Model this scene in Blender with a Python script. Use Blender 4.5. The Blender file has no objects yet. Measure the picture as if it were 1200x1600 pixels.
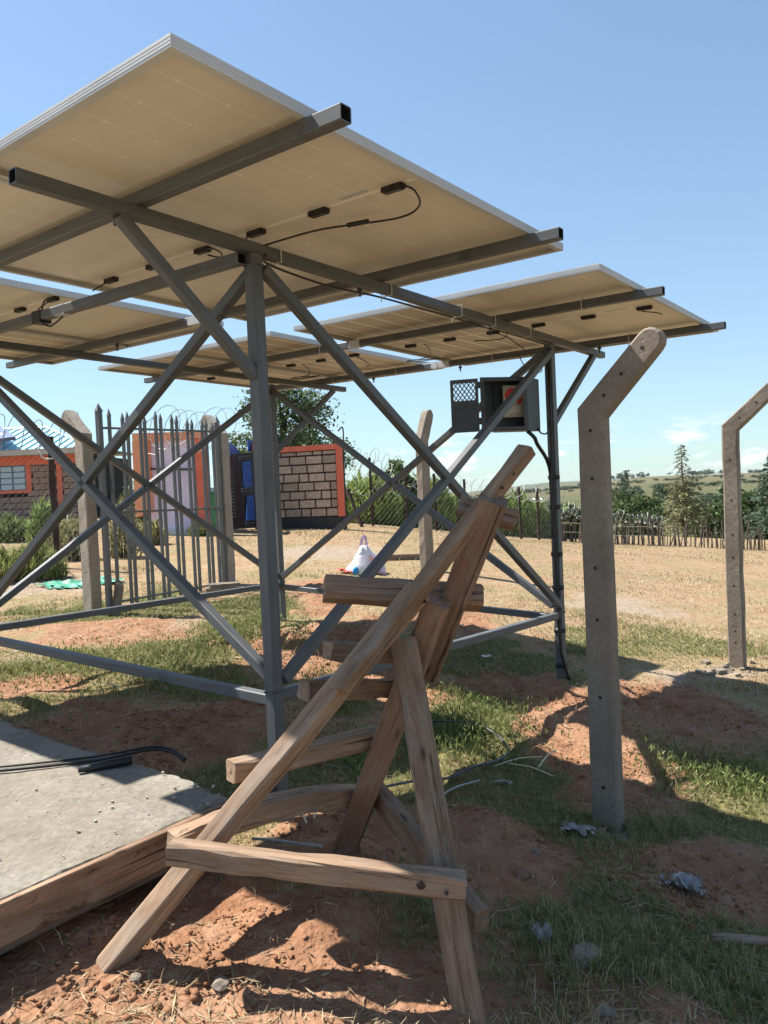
import bpy, bmesh, math, random, zlib
import numpy as np
from mathutils import Vector, Matrix

random.seed(7); rng = np.random.default_rng(7)
scene = bpy.context.scene
COL = scene.collection
V = Vector
# ------------------------------------------------------------------ camera
FPX, PITCH, ROLL, EYE = 1201.0, -0.029, 0.045, 1.5
cw = V((0, math.cos(PITCH), math.sin(PITCH)))
cu0 = V((0, -math.sin(PITCH), math.cos(PITCH))); cr0 = V((1, 0, 0))
cr = cr0 * math.cos(ROLL) - cu0 * math.sin(ROLL)
cu = cr0 * math.sin(ROLL) + cu0 * math.cos(ROLL)
cam = bpy.data.cameras.new('camera'); camo = bpy.data.objects.new('camera', cam); COL.objects.link(camo)
cam.sensor_fit = 'VERTICAL'; cam.sensor_height = 36.0; cam.lens = 36.0 * FPX / 1600.0
cam.clip_start = 0.05; cam.clip_end = 20000
camo.matrix_world = Matrix(((cr.x, cu.x, -cw.x, 0), (cr.y, cu.y, -cw.y, 0), (cr.z, cu.z, -cw.z, EYE), (0, 0, 0, 1)))
scene.camera = camo
# ------------------------------------------------------------------ light
SUN_DIR = V((-0.62, 0.28, 1.0)).normalized()
SUN_EL = math.asin(SUN_DIR.z); SUN_AZ = math.atan2(SUN_DIR.x, SUN_DIR.y)
world = bpy.data.worlds.new('World'); scene.world = world; world.use_nodes = True
wn = world.node_tree.nodes; wl = world.node_tree.links; wn.clear()
wout = wn.new('ShaderNodeOutputWorld'); wbg = wn.new('ShaderNodeBackground')
sky = wn.new('ShaderNodeTexSky'); sky.sky_type = 'NISHITA'; sky.sun_disc = False
sky.sun_elevation = SUN_EL; sky.sun_rotation = SUN_AZ
sky.altitude = 300; sky.air_density = 1.15; sky.dust_density = 0.25; sky.ozone_density = 1.0
wbg.inputs['Strength'].default_value = 0.106
# low fair-weather clouds all round the horizon
tc = wn.new('ShaderNodeTexCoord'); sep = wn.new('ShaderNodeSeparateXYZ'); wl.new(tc.outputs['Generated'], sep.inputs[0])
mp = wn.new('ShaderNodeMapping'); mp.inputs['Scale'].default_value = (1, 1, 3.2); wl.new(tc.outputs['Generated'], mp.inputs[0])
cn = wn.new('ShaderNodeTexNoise'); cn.inputs['Scale'].default_value = 15; cn.inputs['Detail'].default_value = 7; cn.inputs['Roughness'].default_value = 0.55
wl.new(mp.outputs[0], cn.inputs['Vector'])
cr1 = wn.new('ShaderNodeValToRGB'); cr1.color_ramp.elements[0].position = 0.545; cr1.color_ramp.elements[1].position = 0.64
wl.new(cn.outputs['Fac'], cr1.inputs[0])
el = wn.new('ShaderNodeValToRGB'); e = el.color_ramp.elements
e[0].position = 0.004; e[0].color = (0, 0, 0, 1); e[1].position = 0.075; e[1].color = (0, 0, 0, 1)
a = e.new(0.02); a.color = (1, 1, 1, 1); a = e.new(0.045); a.color = (0.8, 0.8, 0.8, 1)
wl.new(sep.outputs['Z'], el.inputs[0])
mu = wn.new('ShaderNodeMath'); mu.operation = 'MULTIPLY'; wl.new(cr1.outputs[0], mu.inputs[0]); wl.new(el.outputs[0], mu.inputs[1])
mx = wn.new('ShaderNodeMixRGB'); mx.inputs[2].default_value = (5.0, 5.15, 5.4, 1)
# the camera's soft highlight roll-off on the sky, the same all round
sk1 = wn.new('ShaderNodeVectorMath'); sk1.operation = 'MULTIPLY_ADD'; sk1.inputs[1].default_value = (1 / 5.2, 1 / 9.0, 1 / 14.); sk1.inputs[2].default_value = (1, 1, 1); wl.new(sky.outputs[0], sk1.inputs[0])
sk2 = wn.new('ShaderNodeVectorMath'); sk2.operation = 'DIVIDE'; wl.new(sky.outputs[0], sk2.inputs[0]); wl.new(sk1.outputs[0], sk2.inputs[1])
wl.new(mu.outputs[0], mx.inputs[0]); wl.new(sk2.outputs[0], mx.inputs[1])
wl.new(mx.outputs[0], wbg.inputs['Color']); wl.new(wbg.outputs[0], wout.inputs[0])
sd_ = bpy.data.lights.new('sun', 'SUN'); sd_.energy = 5.0; sd_.angle = math.radians(0.53); sd_.color = (1.0, 0.95, 0.87)
so = bpy.data.objects.new('sun', sd_); COL.objects.link(so); so.rotation_euler = SUN_DIR.to_track_quat('Z', 'Y').to_euler(); so.location = SUN_DIR * 60
vs = scene.view_settings; vs.view_transform = 'Standard'; vs.look = 'None'; vs.gamma = 1; vs.use_curve_mapping = False
vs.exposure = 1.2
scene.cycles.max_bounces = 8; scene.cycles.diffuse_bounces = 4

# ------------------------------------------------------------------ photo geometry helpers (used to measure where things stand)
def ray(x, y):
    d = cr * ((x - 600) / FPX) - cu * ((y - 800) / FPX) + cw
    return d / d.y
CAM = V((0, 0, EYE))
def at(x, y, Y): return CAM + ray(x, y) * Y
def onz(x, y, z):
    d = ray(x, y); return CAM + d * ((z - EYE) / d.z)

# ------------------------------------------------------------------ terrain
PTS = np.array([(-.85, 2.15, .20), (-.4, 2.2, .18), (-1.0, 1.75, .20), (-.22, 2.77, .18), (.16, 1.98, .08), (-.5, 3.36, .12), (1.3, 5.75, -.05), (.97, 3.55, -.1),
    (3.05, 6.77, -.2), (0, 0, 0), (-2, 0, .08), (2, 0, -.12), (1.77, 3.67, -.2), (2, 2, -.15), (2.6, 5.9, -.2), (.95, 4.8, -.02),
    (-.9, 7.3, .2), (-2.7, 5.2, .25), (-3.3, 8.57, .25), (-2.12, 10.3, .33), (.556, 11.5, .27), (-3.2, 20, .59), (-.9, 20, .5),
    (0, 24, .4), (4.5, 24, -.36), (10, 27, -.95), (-6, 11, .5), (-14, 29, 1.1), (4.6, 10.4, -.35), (7.2, 16, -.55), (-6, 3, .3),
    (5, 2, -.35), (0, -8, -.1), (-8, -6, .3), (8, -6, -.5), (-1.6, 3.0, .16), (14, 26, -1.3), (10, 12, -.8), (-24, 24, 1.4)])
def _tps_fit(P):
    n = len(P); d = np.hypot(P[:, None, 0] - P[None, :, 0], P[:, None, 1] - P[None, :, 1])
    K = np.where(d > 0, d * d * np.log(d + 1e-12), 0) + np.eye(n) * 0.05
    A = np.zeros((n + 3, n + 3)); A[:n, :n] = K; A[:n, n] = 1; A[:n, n + 1:] = P[:, :2]; A[n, :n] = 1; A[n + 1:, :n] = P[:, :2].T
    return np.linalg.solve(A, np.concatenate([P[:, 2], np.zeros(3)]))
TPS = _tps_fit(PTS)
def near_z(x, y):
    r = np.hypot(x, y - 6); k = np.minimum(1, 32 / np.maximum(r, 1e-6)); x = x * k; y = 6 + (y - 6) * k
    z = TPS[len(PTS)] + TPS[len(PTS) + 1] * x + TPS[len(PTS) + 2] * y
    for i, p in enumerate(PTS):
        d2 = (x - p[0]) ** 2 + (y - p[1]) ** 2 + 1e-12
        z = z + TPS[i] * d2 * 0.5 * np.log(d2)
    return z
_L = np.random.default_rng(3).random((256, 256))
def vnoise(x, y):
    xi = np.floor(x).astype(int); yi = np.floor(y).astype(int); fx = x - xi; fy = y - yi
    fx = fx * fx * (3 - 2 * fx); fy = fy * fy * (3 - 2 * fy)
    g = lambda i, j: _L[(xi + i) & 255, (yi + j) & 255]
    return (g(0, 0) * (1 - fx) + g(1, 0) * fx) * (1 - fy) + (g(0, 1) * (1 - fx) + g(1, 1) * fx) * fy - 0.5
def fbm(x, y, s, o=4):
    r = 0; a = 1
    for k in range(o): r = r + a * vnoise(x * s + 17.3 * k, y * s - 9.1 * k); a *= .5; s *= 2.03
    return r
def far_z(x, y):
    r = np.hypot(x, y); az = np.where(y > 1, x / np.maximum(y, 1), np.where(x > 0, 1.5, -1.5))
    ridge = np.interp(az, [-.6, 0, .17, .26, .33, .5, 1], [-4, -14, -9, -4, 2, 1, 1])
    val = np.interp(az, [-.3, .05, .2], [-4, -12, -20])
    zr = 1.5 + ridge * 2200 / 1200
    fpx = np.interp(az, [-.6, 0, .09, .17, .21, .26, .36], [-8, -10, -12, -4, 0, 0, -8])
    zf = 1.5 + fpx * 6000 / 1200
    z = np.where(r < 300, -1 + (val + 1) * np.clip((r - 30) / 270, 0, 1) ** .8,
        np.where(r < 2200, val + (zr - val) * np.clip((r - 300) / 1900, 0, 1),
        np.where(r < 4000, zr + (np.minimum(zr, zf) - 30 - zr) * np.clip((r - 2200) / 1800, 0, 1),
        np.where(r < 6000, np.minimum(zr, zf) - 30 + (zf - np.minimum(zr, zf) + 30) * np.clip((r - 4000) / 2000, 0, 1), zf - (r - 6000) * .03))))
    return z + fbm(x, y, 1 / 180., 3) * np.clip(r / 300, 0, 4) * 1.3
BUMPS = []
def gz(x, y):
    x = np.asarray(x, float); y = np.asarray(y, float); r = np.hypot(x, y)
    w = np.clip((r - 30) / 35, 0, 1); w = w * w * (3 - 2 * w)
    z = near_z(x, y) * (1 - w) + far_z(x, y) * w
    for (bx, by, sx, sy, h) in BUMPS:
        z = z + h * np.exp(-((x - bx) / sx) ** 2 - ((y - by) / sy) ** 2)
    return z
def G(x, y): return float(gz(x, y))
def onground(px, py, rmax=7000):
    d = ray(px, py); lo = .6; t = lo
    while t < rmax:
        p = CAM + d * t
        if p.z < G(p.x, p.y): break
        lo = t; t *= 1.03
    hi = t
    for _ in range(24):
        m = (lo + hi) / 2; p = CAM + d * m
        if p.z < G(p.x, p.y): hi = m
        else: lo = m
    return CAM + d * hi
def ell(px, py, rx, ry):
    p = onground(px, py); Y = p.y; D = EYE - p.z
    return (p.x, Y, rx * Y / FPX, max(.05, ry * Y * Y / (FPX * D)))
for (px, py, rx, ry, h) in [(895, 1075, 75, 26, .10), (960, 1140, 110, 45, .05), (500, 995, 110, 30, .10), (570, 985, 60, 30, .06), (170, 985, 130, 14, .06),
                            (240, 1130, 180, 36, .04), (770, 1085, 80, 20, -.05), (1090, 1100, 90, 30, .05), (1120, 1340, 110, 45, .04),
                            (530, 925, 60, 12, .06), (590, 1005, 40, 25, .05), (560, 1290, 60, 40, -.02)]:
    x_, y_, sx_, sy_ = ell(px, py, rx, ry); BUMPS.append((x_, y_, sx_ * .8, sy_ * .8, h))
SOIL = [ell(*q) for q in [(170, 985, 150, 20), (480, 1000, 150, 38), (590, 1000, 60, 50), (240, 1135, 210, 48), (520, 930, 80, 24), (790, 1083, 150, 30),
    (900, 1130, 110, 80), (985, 1180, 70, 40), (1080, 1110, 130, 60), (1120, 1345, 125, 60), (760, 1320, 120, 75), (300, 1480, 420, 120),
    (560, 1570, 200, 80), (560, 1310, 110, 70), (60, 1070, 80, 20), (640, 1090, 60, 20), (700, 970, 90, 22)]]
PALE = [ell(*q) for q in [(960, 945, 95, 18), (1150, 1052, 70, 14), (330, 970, 60, 12), (955, 1300, 60, 22), (1020, 1050, 60, 14), (500, 860, 110, 14), (60, 915, 120, 16)]]
GREEN = [ell(*q) for q in [(330, 1010, 190, 60), (60, 1050, 130, 45), (740, 1140, 140, 75), (1110, 1230, 130, 55), (740, 1030, 170, 50), (420, 950, 120, 22), (1010, 1450, 230, 130), (880, 1260, 170, 60),
    (330, 1070, 160, 35), (530, 1080, 90, 40), (600, 1200, 160, 50), (190, 950, 140, 22), (1100, 1010, 140, 22), (930, 1010, 100, 30), (1130, 1130, 110, 30)]]
def blob(L, x, y, soft=.5):
    m = np.zeros_like(x)
    wob = fbm(x, y, 2.1, 3) * .8 + fbm(x, y, 9, 3) * .35
    for (cx, cy, sx, sy) in L:
        d = np.sqrt(((x - cx) / sx) ** 2 + ((y - cy) / sy) ** 2) + wob
        m = np.maximum(m, np.clip((1.15 - d) / soft, 0, 1))
    return m
def masks(x, y):
    s = blob(SOIL, x, y); g = blob(GREEN, x, y, .6); p = blob(PALE, x, y, .7)
    r = np.hypot(x, y)
    s = np.maximum(s, np.clip((6.2 - r) / 2.5, 0, 1) * np.clip(.62 + .9 * fbm(x, y, 1.3, 4), 0, .9))
    amb = np.clip(.55 + 1.1 * fbm(x, y, .8, 3) - np.clip((r - 5.5) / 4, 0, 1) * .55, 0, 1) * np.clip((14 - r) / 4, 0.12, 1)
    g = np.clip(np.maximum(g, amb * .95) - blob(SOIL, x, y) * .92, 0, 1)
    return s, g, p

# ------------------------------------------------------------------ materials
def lin(c): return tuple(((v / 255) / 12.92 if v / 255 <= .04045 else ((v / 255 + .055) / 1.055) ** 2.4) for v in c) + (1,)
class NT:
    def __init__(s, name):
        s.m = bpy.data.materials.new(name); s.m.use_nodes = True; s.t = s.m.node_tree; s.n = s.t.nodes
        s.b = s.n['Principled BSDF']; s.out = s.n['Material Output']; s._o = None
    def new(s, t): return s.n.new('ShaderNode' + t)
    def ln(s, a, b): s.t.links.new(a, b)
    def co(s, scale=(1, 1, 1), kind='Object', loc=(0, 0, 0), rnd=True):
        c = s.new('TexCoord'); m = s.new('Mapping'); m.inputs['Scale'].default_value = scale; m.inputs['Location'].default_value = loc
        s.ln(c.outputs[kind], m.inputs[0])
        if rnd:
            oi = s.new('ObjectInfo'); ad = s.new('VectorMath'); ad.operation = 'ADD'; mu = s.new('Math'); mu.operation = 'MULTIPLY'; mu.inputs[1].default_value = 37
            s.ln(oi.outputs['Random'], mu.inputs[0]); s.ln(m.outputs[0], ad.inputs[0]); s.ln(mu.outputs[0], ad.inputs[1]); return ad.outputs[0]
        return m.outputs[0]
    def noise(s, vec, scale, detail=4, rough=.55, dist=0):
        n = s.new('TexNoise'); n.inputs['Scale'].default_value = scale; n.inputs['Detail'].default_value = detail; n.inputs['Roughness'].default_value = rough
        n.inputs['Distortion'].default_value = dist; s.ln(vec, n.inputs['Vector']); return n.outputs['Fac']
    def ramp(s, fac, stops):
        r = s.new('ValToRGB'); e = r.color_ramp.elements
        e[0].position, e[0].color = stops[0][0], stops[0][1]; e[1].position, e[1].color = stops[-1][0], stops[-1][1]
        for p, c in stops[1:-1]: q = e.new(p); q.color = c
        s.ln(fac, r.inputs[0]); return r.outputs[0]
    def mix(s, fac, a, b, mode='MIX'):
        m = s.new('MixRGB'); m.blend_type = mode
        for k, v in ((0, fac), (1, a), (2, b)):
            if isinstance(v, (int, float)): m.inputs[k].default_value = v
            elif isinstance(v, tuple): m.inputs[k].default_value = v if len(v) == 4 else v + (1,)
            else: s.ln(v, m.inputs[k])
        return m.outputs[0]
    def math(s, op, a, b=0.0):
        m = s.new('Math'); m.operation = op
        for k, v in ((0, a), (1, b)):
            if isinstance(v, (int, float)): m.inputs[k].default_value = v
            else: s.ln(v, m.inputs[k])
        return m.outputs[0]
    def bump(s, h, dist, strength=1.0):
        b = s.new('Bump'); b.inputs['Distance'].default_value = dist; b.inputs['Strength'].default_value = strength
        s.ln(h, b.inputs['Height']); s.ln(b.outputs[0], s.b.inputs['Normal'])
    def col(s, c):
        if isinstance(c, tuple): s.b.inputs['Base Color'].default_value = c if len(c) == 4 else c + (1,)
        else: s.ln(c, s.b.inputs['Base Color'])
    def set(s, rough=.6, metal=0, spec=.5):
        s.b.inputs['Roughness'].default_value = rough; s.b.inputs['Metallic'].default_value = metal; s.b.inputs['Specular IOR Level'].default_value = spec; return s.m
def g3(v, w=1.0): return (v * w, v, v / w, 1)
def plain(name, c1, c2, scale=8, stretch=(1, 1, 1), rough=.6, metal=0, bump=0, bscale=None, spec=.4, detail=5):
    n = NT(name); v = n.co(stretch); f = n.noise(v, scale, detail)
    n.col(n.ramp(f, [(.32, c1), (.68, c2)]))
    if bump:
        h = n.noise(v, bscale or scale * 3, 1.5); n.bump(h, bump * .5)
    return n.set(rough, metal, spec)
M = {}
# galvanised / primer-grey painted square tube
def steel(name, c1, c2, rough=.5):
    n = NT(name); v = n.co((1.5, 14, 14)); f = n.noise(v, 3, 6, .6); v2 = n.co((1, 1, 1)); f2 = n.noise(v2, 5, 4)
    c = n.ramp(f, [(.3, c1), (.7, c2)]); c = n.mix(n.ramp(f2, [(.62, (0, 0, 0, 1)), (.75, (1, 1, 1, 1))]), c, tuple(x * .7 for x in c1[:3]) + (1,))
    n.col(c); return n.set(rough, .0, .5)
M['steel'] = steel('grey_painted_steel', (.068, .073, .077, 1), (.11, .118, .124, 1))
M['steel_dark'] = steel('dark_grey_steel', (.05, .055, .065, 1), (.085, .09, .10, 1))
M['gate_steel'] = steel('gate_steel', (.095, .102, .098, 1), (.15, .157, .15, 1), .6)
M['alu'] = plain('panel_aluminium', (.46, .47, .47, 1), (.54, .55, .55, 1), 3, (.6, 1, 1), .45, 0, 0)
M['hollow'] = plain('hollow_shade', (.012, .013, .014, 1), (.02, .02, .022, 1), 10)  # near-black colour carries the shade inside open tube ends and post holes
M['black'] = plain('black_plastic', (.012, .012, .013, 1), (.022, .022, .023, 1), 30, rough=.45)
M['tie'] = plain('pale_cable_tie', (.55, .53, .46, 1), (.65, .62, .55, 1), 20)
M['tape'] = plain('grey_label', (.40, .42, .42, 1), (.5, .52, .52, 1), 20)
def backsheet(name, cell, gap, cross, lw, cw_):
    n = NT(name); c = n.new('TexCoord'); sp = n.new('SeparateXYZ'); n.ln(c.outputs['Object'], sp.inputs[0])
    def line(out, period, w, off=0.0):
        a = n.math('ADD', out, off); a = n.math('DIVIDE', a, period); a = n.math('FRACT', a); a = n.math('SUBTRACT', a, .5); a = n.math('ABSOLUTE', a)
        return n.math('GREATER_THAN', a, .5 - w / period / 2)
    lx = line(sp.outputs['X'], .0915, lw, .0405); ly = line(sp.outputs['Y'], .1825, lw, .0205)
    mid = n.math('LESS_THAN', n.math('ABSOLUTE', n.math('SUBTRACT', sp.outputs['X'], 1.139)), .011)
    both = n.math('MULTIPLY', line(sp.outputs['X'], .183, cw_, .0405), line(sp.outputs['Y'], .1825, cw_, .0205))
    f = n.math('MAXIMUM', n.math('MULTIPLY', lx, cross[0]), n.math('MULTIPLY', ly, cross[1])); f = n.math('MAXIMUM', f, n.math('MULTIPLY', both, cross[2])); f = n.math('MAXIMUM', f, n.math('MULTIPLY', mid, .7))
    v = n.co((1, 1, 1)); nz = n.noise(v, 2.2, 6, .6); nz2 = n.noise(n.co((.6, 6, 1)), 4, 5)
    base = n.mix(n.ramp(nz, [(.35, (0, 0, 0, 1)), (.7, (1, 1, 1, 1))]), cell, tuple(x * .86 for x in cell[:3]) + (1,))
    base = n.mix(n.math('MULTIPLY', nz2, .25), base, tuple(x * .7 for x in cell[:3]) + (1,))
    n.col(n.mix(f, base, gap))
    return n.set(.45, 0, .4)
M['back_plain'] = backsheet('panel_backsheet', (.78, .705, .60, 1), (.95, .90, .82, 1), (.22, .5, .9), .0045, .010)
M['back_grid'] = backsheet('panel_backsheet_cells', (.48, .41, .325, 1), (.95, .92, .85, 1), (.12, 1.0, 1.0), .013, .02)
n = NT('pv_cells'); n.col((.012, .017, .035, 1)); M['pv'] = n.set(.12, 0, .5)
# timber
def wood(name, ca, cb, cc, dark):
    n = NT(name); v = n.co((1.2, 16, 16)); g = n.noise(v, 3.2, 8, .62, .6); v2 = n.co((.8, 2.5, 2.5)); big = n.noise(v2, 2.4, 4)
    c = n.ramp(g, [(.28, ca), (.5, cb), (.72, cc)]); c = n.mix(n.ramp(big, [(.42, (0, 0, 0, 1)), (.66, (.55, .55, .55, 1))]), c, dark)
    kn = n.new('TexVoronoi'); kn.inputs['Scale'].default_value = 3.2; n.ln(n.co((1.1, 3, 3)), kn.inputs['Vector'])
    c = n.mix(n.ramp(kn.outputs['Distance'], [(.03, (.85, .85, .85, 1)), (.12, (0, 0, 0, 1))]), c, tuple(x * .3 for x in dark[:3]) + (1,))
    sp = n.noise(n.co((9, 60, 60)), 5, 3); c = n.mix(n.ramp(sp, [(.60, (0, 0, 0, 1)), (.72, (.4, .4, .4, 1))]), c, tuple(x * .45 for x in dark[:3]) + (1,))
    ck = n.noise(n.co((.55, 26, 26)), 2.2, 3, .5, .8); c = n.mix(n.ramp(ck, [(.62, (0, 0, 0, 1)), (.645, (.85, .85, .85, 1)), (.67, (.85, .85, .85, 1)), (.70, (0, 0, 0, 1))]), c, tuple(x * .28 for x in dark[:3]) + (1,))
    gy_ = n.noise(n.co((2.2, 5, 5)), 3.0, 5, .65); c = n.mix(n.ramp(gy_, [(.5, (0, 0, 0, 1)), (.72, (.55, .55, .55, 1))]), c, (.30, .27, .235, 1))
    if name == 'formwork_board':
        stn = n.noise(n.co((3, 6, 7)), 2.6, 6, .7); c = n.mix(n.ramp(stn, [(.53, (0, 0, 0, 1)), (.63, (.85, .85, .85, 1))]), c, (.05, .033, .025, 1))
    n.col(n.mix(1.0, c, (.96, .94, .93, 1), 'MULTIPLY')); n.bump(n.noise(v, 3.2, 2.5, .5, .6), .0016); return n.set(.75, 0, .25)
M['wood'] = wood('rough_sawn_timber', (.13, .082, .052, 1), (.235, .16, .105, 1), (.34, .245, .17, 1), (.10, .07, .05, 1))
M['wood_pale'] = wood('pale_worn_timber', (.20, .125, .078, 1), (.34, .232, .15, 1), (.48, .35, .24, 1), (.15, .10, .07, 1))
M['wood_red'] = wood('reddish_timber', (.165, .10, .066, 1), (.25, .16, .108, 1), (.34, .23, .16, 1), (.12, .08, .057, 1))
M['board'] = wood('formwork_board', (.19, .115, .07, 1), (.30, .185, .115, 1), (.39, .26, .17, 1), (.075, .05, .036, 1))
M['stick'] = wood('weathered_sticks', (.075, .058, .047, 1), (.125, .10, .082, 1), (.20, .165, .135, 1), (.10, .07, .055, 1))
def concrete(name, c1, c2, bump=.002, pits=True, dirt=None):
    n = NT(name); v = n.co(); a = n.noise(v, 3, 7, .65); b = n.noise(v, 45, 4); c = n.ramp(a, [(.3, c1), (.7, c2)])
    c = n.mix(.35, c, n.ramp(b, [(.3, tuple(x * .6 for x in c1[:3]) + (1,)), (.7, tuple(min(1, x * 1.2) for x in c2[:3]) + (1,))]))
    h = n.math('ADD', n.math('MULTIPLY', n.noise(v, 40, 1.5), .5), n.noise(v, 6, 3, .5))
    if pits:
        vo = n.new('TexVoronoi'); vo.inputs['Scale'].default_value = 26; n.ln(v, vo.inputs['Vector']); p = n.ramp(vo.outputs['Distance'], [(.04, (0, 0, 0, 1)), (.16, (1, 1, 1, 1))])
        pm = n.ramp(n.noise(v, 7, 3), [(.48, (0, 0, 0, 1)), (.56, (1, 1, 1, 1))]); p2 = n.mix(pm, (1, 1, 1, 1), p); c = n.mix(.55, c, n.mix(p2, tuple(x * .35 for x in c1[:3]) + (1,), c))
        h = n.math('ADD', h, p2)
    if dirt:
        dn = n.ramp(n.noise(v, 1.6, 6, .7), [(.42, (0, 0, 0, 1)), (.62, (.75, .75, .75, 1))]); c = n.mix(dn, c, dirt); d2 = n.ramp(n.noise(v, 13, 6, .75), [(.58, (0, 0, 0, 1)), (.72, (.5, .5, .5, 1))]); c = n.mix(d2, c, tuple(x * .55 for x in dirt[:3]) + (1,)); d3 = n.ramp(n.noise(v, 28, 5, .7), [(.60, (0, 0, 0, 1)), (.72, (.45, .45, .45, 1))]); c = n.mix(d3, c, (.5, .46, .38, 1)); h = n.math('ADD', h, n.math('MULTIPLY', n.noise(v, 14, 3, .55), 2.0))
    n.col(n.mix(1.0, c, (.80, .80, .80, 1), 'MULTIPLY')); n.bump(h, bump); return n.set(.9, 0, .2)
M['post'] = concrete('post_concrete', (.265, .215, .165, 1), (.39, .33, .265, 1), .002, True, (.225, .18, .14, 1))
M['post_rough'] = concrete('rough_post_concrete', (.33, .28, .22, 1), (.50, .44, .36, 1), .006)
M['slab'] = concrete('slab_concrete', (.20, .178, .142, 1), (.365, .335, .28, 1), .006, True, (.20, .165, .125, 1))
M['crumb'] = plain('mortar_crumb', (.30, .27, .22, 1), (.40, .37, .31, 1), 20, rough=.9)
M['foundation'] = concrete('foundation_soil', (.10, .055, .032, 1), (.17, .10, .06, 1), .01)
M['orange'] = plain('orange_paint', (.66, .135, .07, 1), (.76, .19, .105, 1), 3, rough=.7, bump=.002)
M['orange_lit'] = plain('orange_lit_paint', (.72, .26, .13, 1), (.80, .36, .20, 1), 3, rough=.7, bump=.002)  # sunlit copy of the orange paint, the light put into its colour
M['lilac'] = plain('lilac_paint', (.64, .53, .66, 1), (.78, .68, .78, 1), 2.2, rough=.8, bump=.002)
M['whitewash'] = plain('white_plaster', (.66, .60, .54, 1), (.78, .74, .70, 1), 5, rough=.85)
M['brick'] = plain('tan_block', (.36, .245, .17, 1), (.54, .40, .30, 1), 14, rough=.9, bump=.006, bscale=40)
M['brick_grey'] = plain('grey_brown_block', (.25, .165, .125, 1), (.36, .25, .195, 1), 9, rough=.9, bump=.006, bscale=30)
_n = M['brick'].node_tree; _p = _n.nodes['Principled BSDF']; _src = _p.inputs['Base Color'].links[0].from_socket; _oi = _n.nodes.new('ShaderNodeObjectInfo'); _mr = _n.nodes.new('ShaderNodeMapRange'); _mr.inputs['To Min'].default_value = .72; _mr.inputs['To Max'].default_value = 1.15
_n.links.new(_oi.outputs['Random'], _mr.inputs['Value']); _hs = _n.nodes.new('ShaderNodeHueSaturation'); _n.links.new(_src, _hs.inputs['Color']); _n.links.new(_mr.outputs[0], _hs.inputs['Value']); _n.links.new(_hs.outputs[0], _p.inputs['Base Color'])
M['mortar'] = plain('black_painted_joint', (.016, .014, .013, 1), (.03, .027, .025, 1), 10, rough=.9)
M['black_paint'] = plain('black_paint', (.018, .017, .018, 1), (.035, .033, .033, 1), 6, rough=.55)
M['blue_paint'] = plain('blue_paint', (.015, .055, .22, 1), (.03, .10, .36, 1), 5, rough=.45)
M['green_paint'] = plain('green_paint', (.02, .24, .09, 1), (.04, .32, .13, 1), 4, rough=.5)
M['roof_blue'] = plain('blue_roof_sheet', (.26, .47, .56, 1), (.36, .56, .63, 1), 3, rough=.4, metal=.1)
M['roof_navy'] = plain('navy_roof_sheet', (.05, .09, .18, 1), (.09, .14, .25, 1), 3, rough=.4)
M['fascia'] = plain('fascia_board', (.42, .38, .32, 1), (.52, .47, .40, 1), 3)
n = NT('glass_painted_sky'); n.col((.34, .44, .50, 1)); M['glass'] = n.set(.06, 0, .9)  # pale blue base colour stands in for the sky mirrored in the panes
M['bag'] = plain('white_plastic_bag', (.72, .68, .70, 1), (.82, .80, .80, 1), 14, rough=.4)
M['bag_pink'] = plain('pink_plastic_bag', (.62, .40, .58, 1), (.76, .58, .72, 1), 10, rough=.4)
M['bag_grey'] = plain('grey_plastic_scrap', (.20, .195, .195, 1), (.40, .39, .38, 1), 22, rough=.35)
M['red_rag'] = plain('red_cloth', (.5, .06, .05, 1), (.62, .12, .08, 1), 10)
M['blue_cap'] = plain('blue_plastic', (.01, .22, .5, 1), (.02, .30, .62, 1), 10, rough=.35)
M['green_net'] = plain('green_plastic_sheet', (.02, .20, .12, 1), (.09, .36, .24, 1), 16, rough=.5, bump=.004)
M['stone'] = concrete('field_stone', (.20, .16, .125, 1), (.33, .28, .22, 1), .006, False)
M['stone_red'] = concrete('reddish_stone', (.22, .12, .07, 1), (.34, .21, .13, 1), .006, False)
M['wire'] = plain('galvanised_wire', (.17, .17, .165, 1), (.27, .27, .26, 1), 10, rough=.5, metal=.3)
M['rust'] = plain('rusty_post', (.035, .022, .018, 1), (.07, .042, .033, 1), 9, rough=.9)
M['bark'] = plain('bark', (.05, .036, .026, 1), (.11, .08, .06, 1), 9, (1, 1, .3), .9, 0, .01)
M['cabinet'] = steel('cabinet_steel', (.042, .048, .054, 1), (.068, .075, .082, 1), .55)
M['device'] = plain('beige_casing', (.38, .33, .24, 1), (.46, .41, .31, 1), 5, rough=.5)
M['logo_red'] = plain('red_print', (.55, .03, .03, 1), (.60, .05, .04, 1), 9)
M['logo_pale'] = plain('pale_print', (.62, .58, .48, 1), (.68, .63, .53, 1), 9)
M['white_tin'] = plain('white_tin_roof', (.70, .70, .70, 1), (.8, .8, .8, 1), 3)
M['straw'] = plain('dry_stalk', (.50, .42, .28, 1), (.66, .58, .42, 1), 12)
M['skin_tan'] = plain('pale_stub', (.55, .38, .26, 1), (.60, .42, .30, 1), 6)
def leafmat(name, tint=(1, 1, 1), trans=.3, rough=.55):
    n = NT(name); at_ = n.new('Attribute'); at_.attribute_name = 'Col'; c = n.mix(1.0, at_.outputs['Color'], tint, 'MULTIPLY')
    n.col(c); n.set(rough, 0, .3); tr = n.new('BsdfTranslucent'); n.ln(c, tr.inputs[0]); ms = n.new('MixShader'); ms.inputs[0].default_value = trans
    n.ln(n.b.outputs[0], ms.inputs[1]); n.ln(tr.outputs[0], ms.inputs[2]); n.ln(ms.outputs[0], n.out.inputs[0]); return n.m
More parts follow.
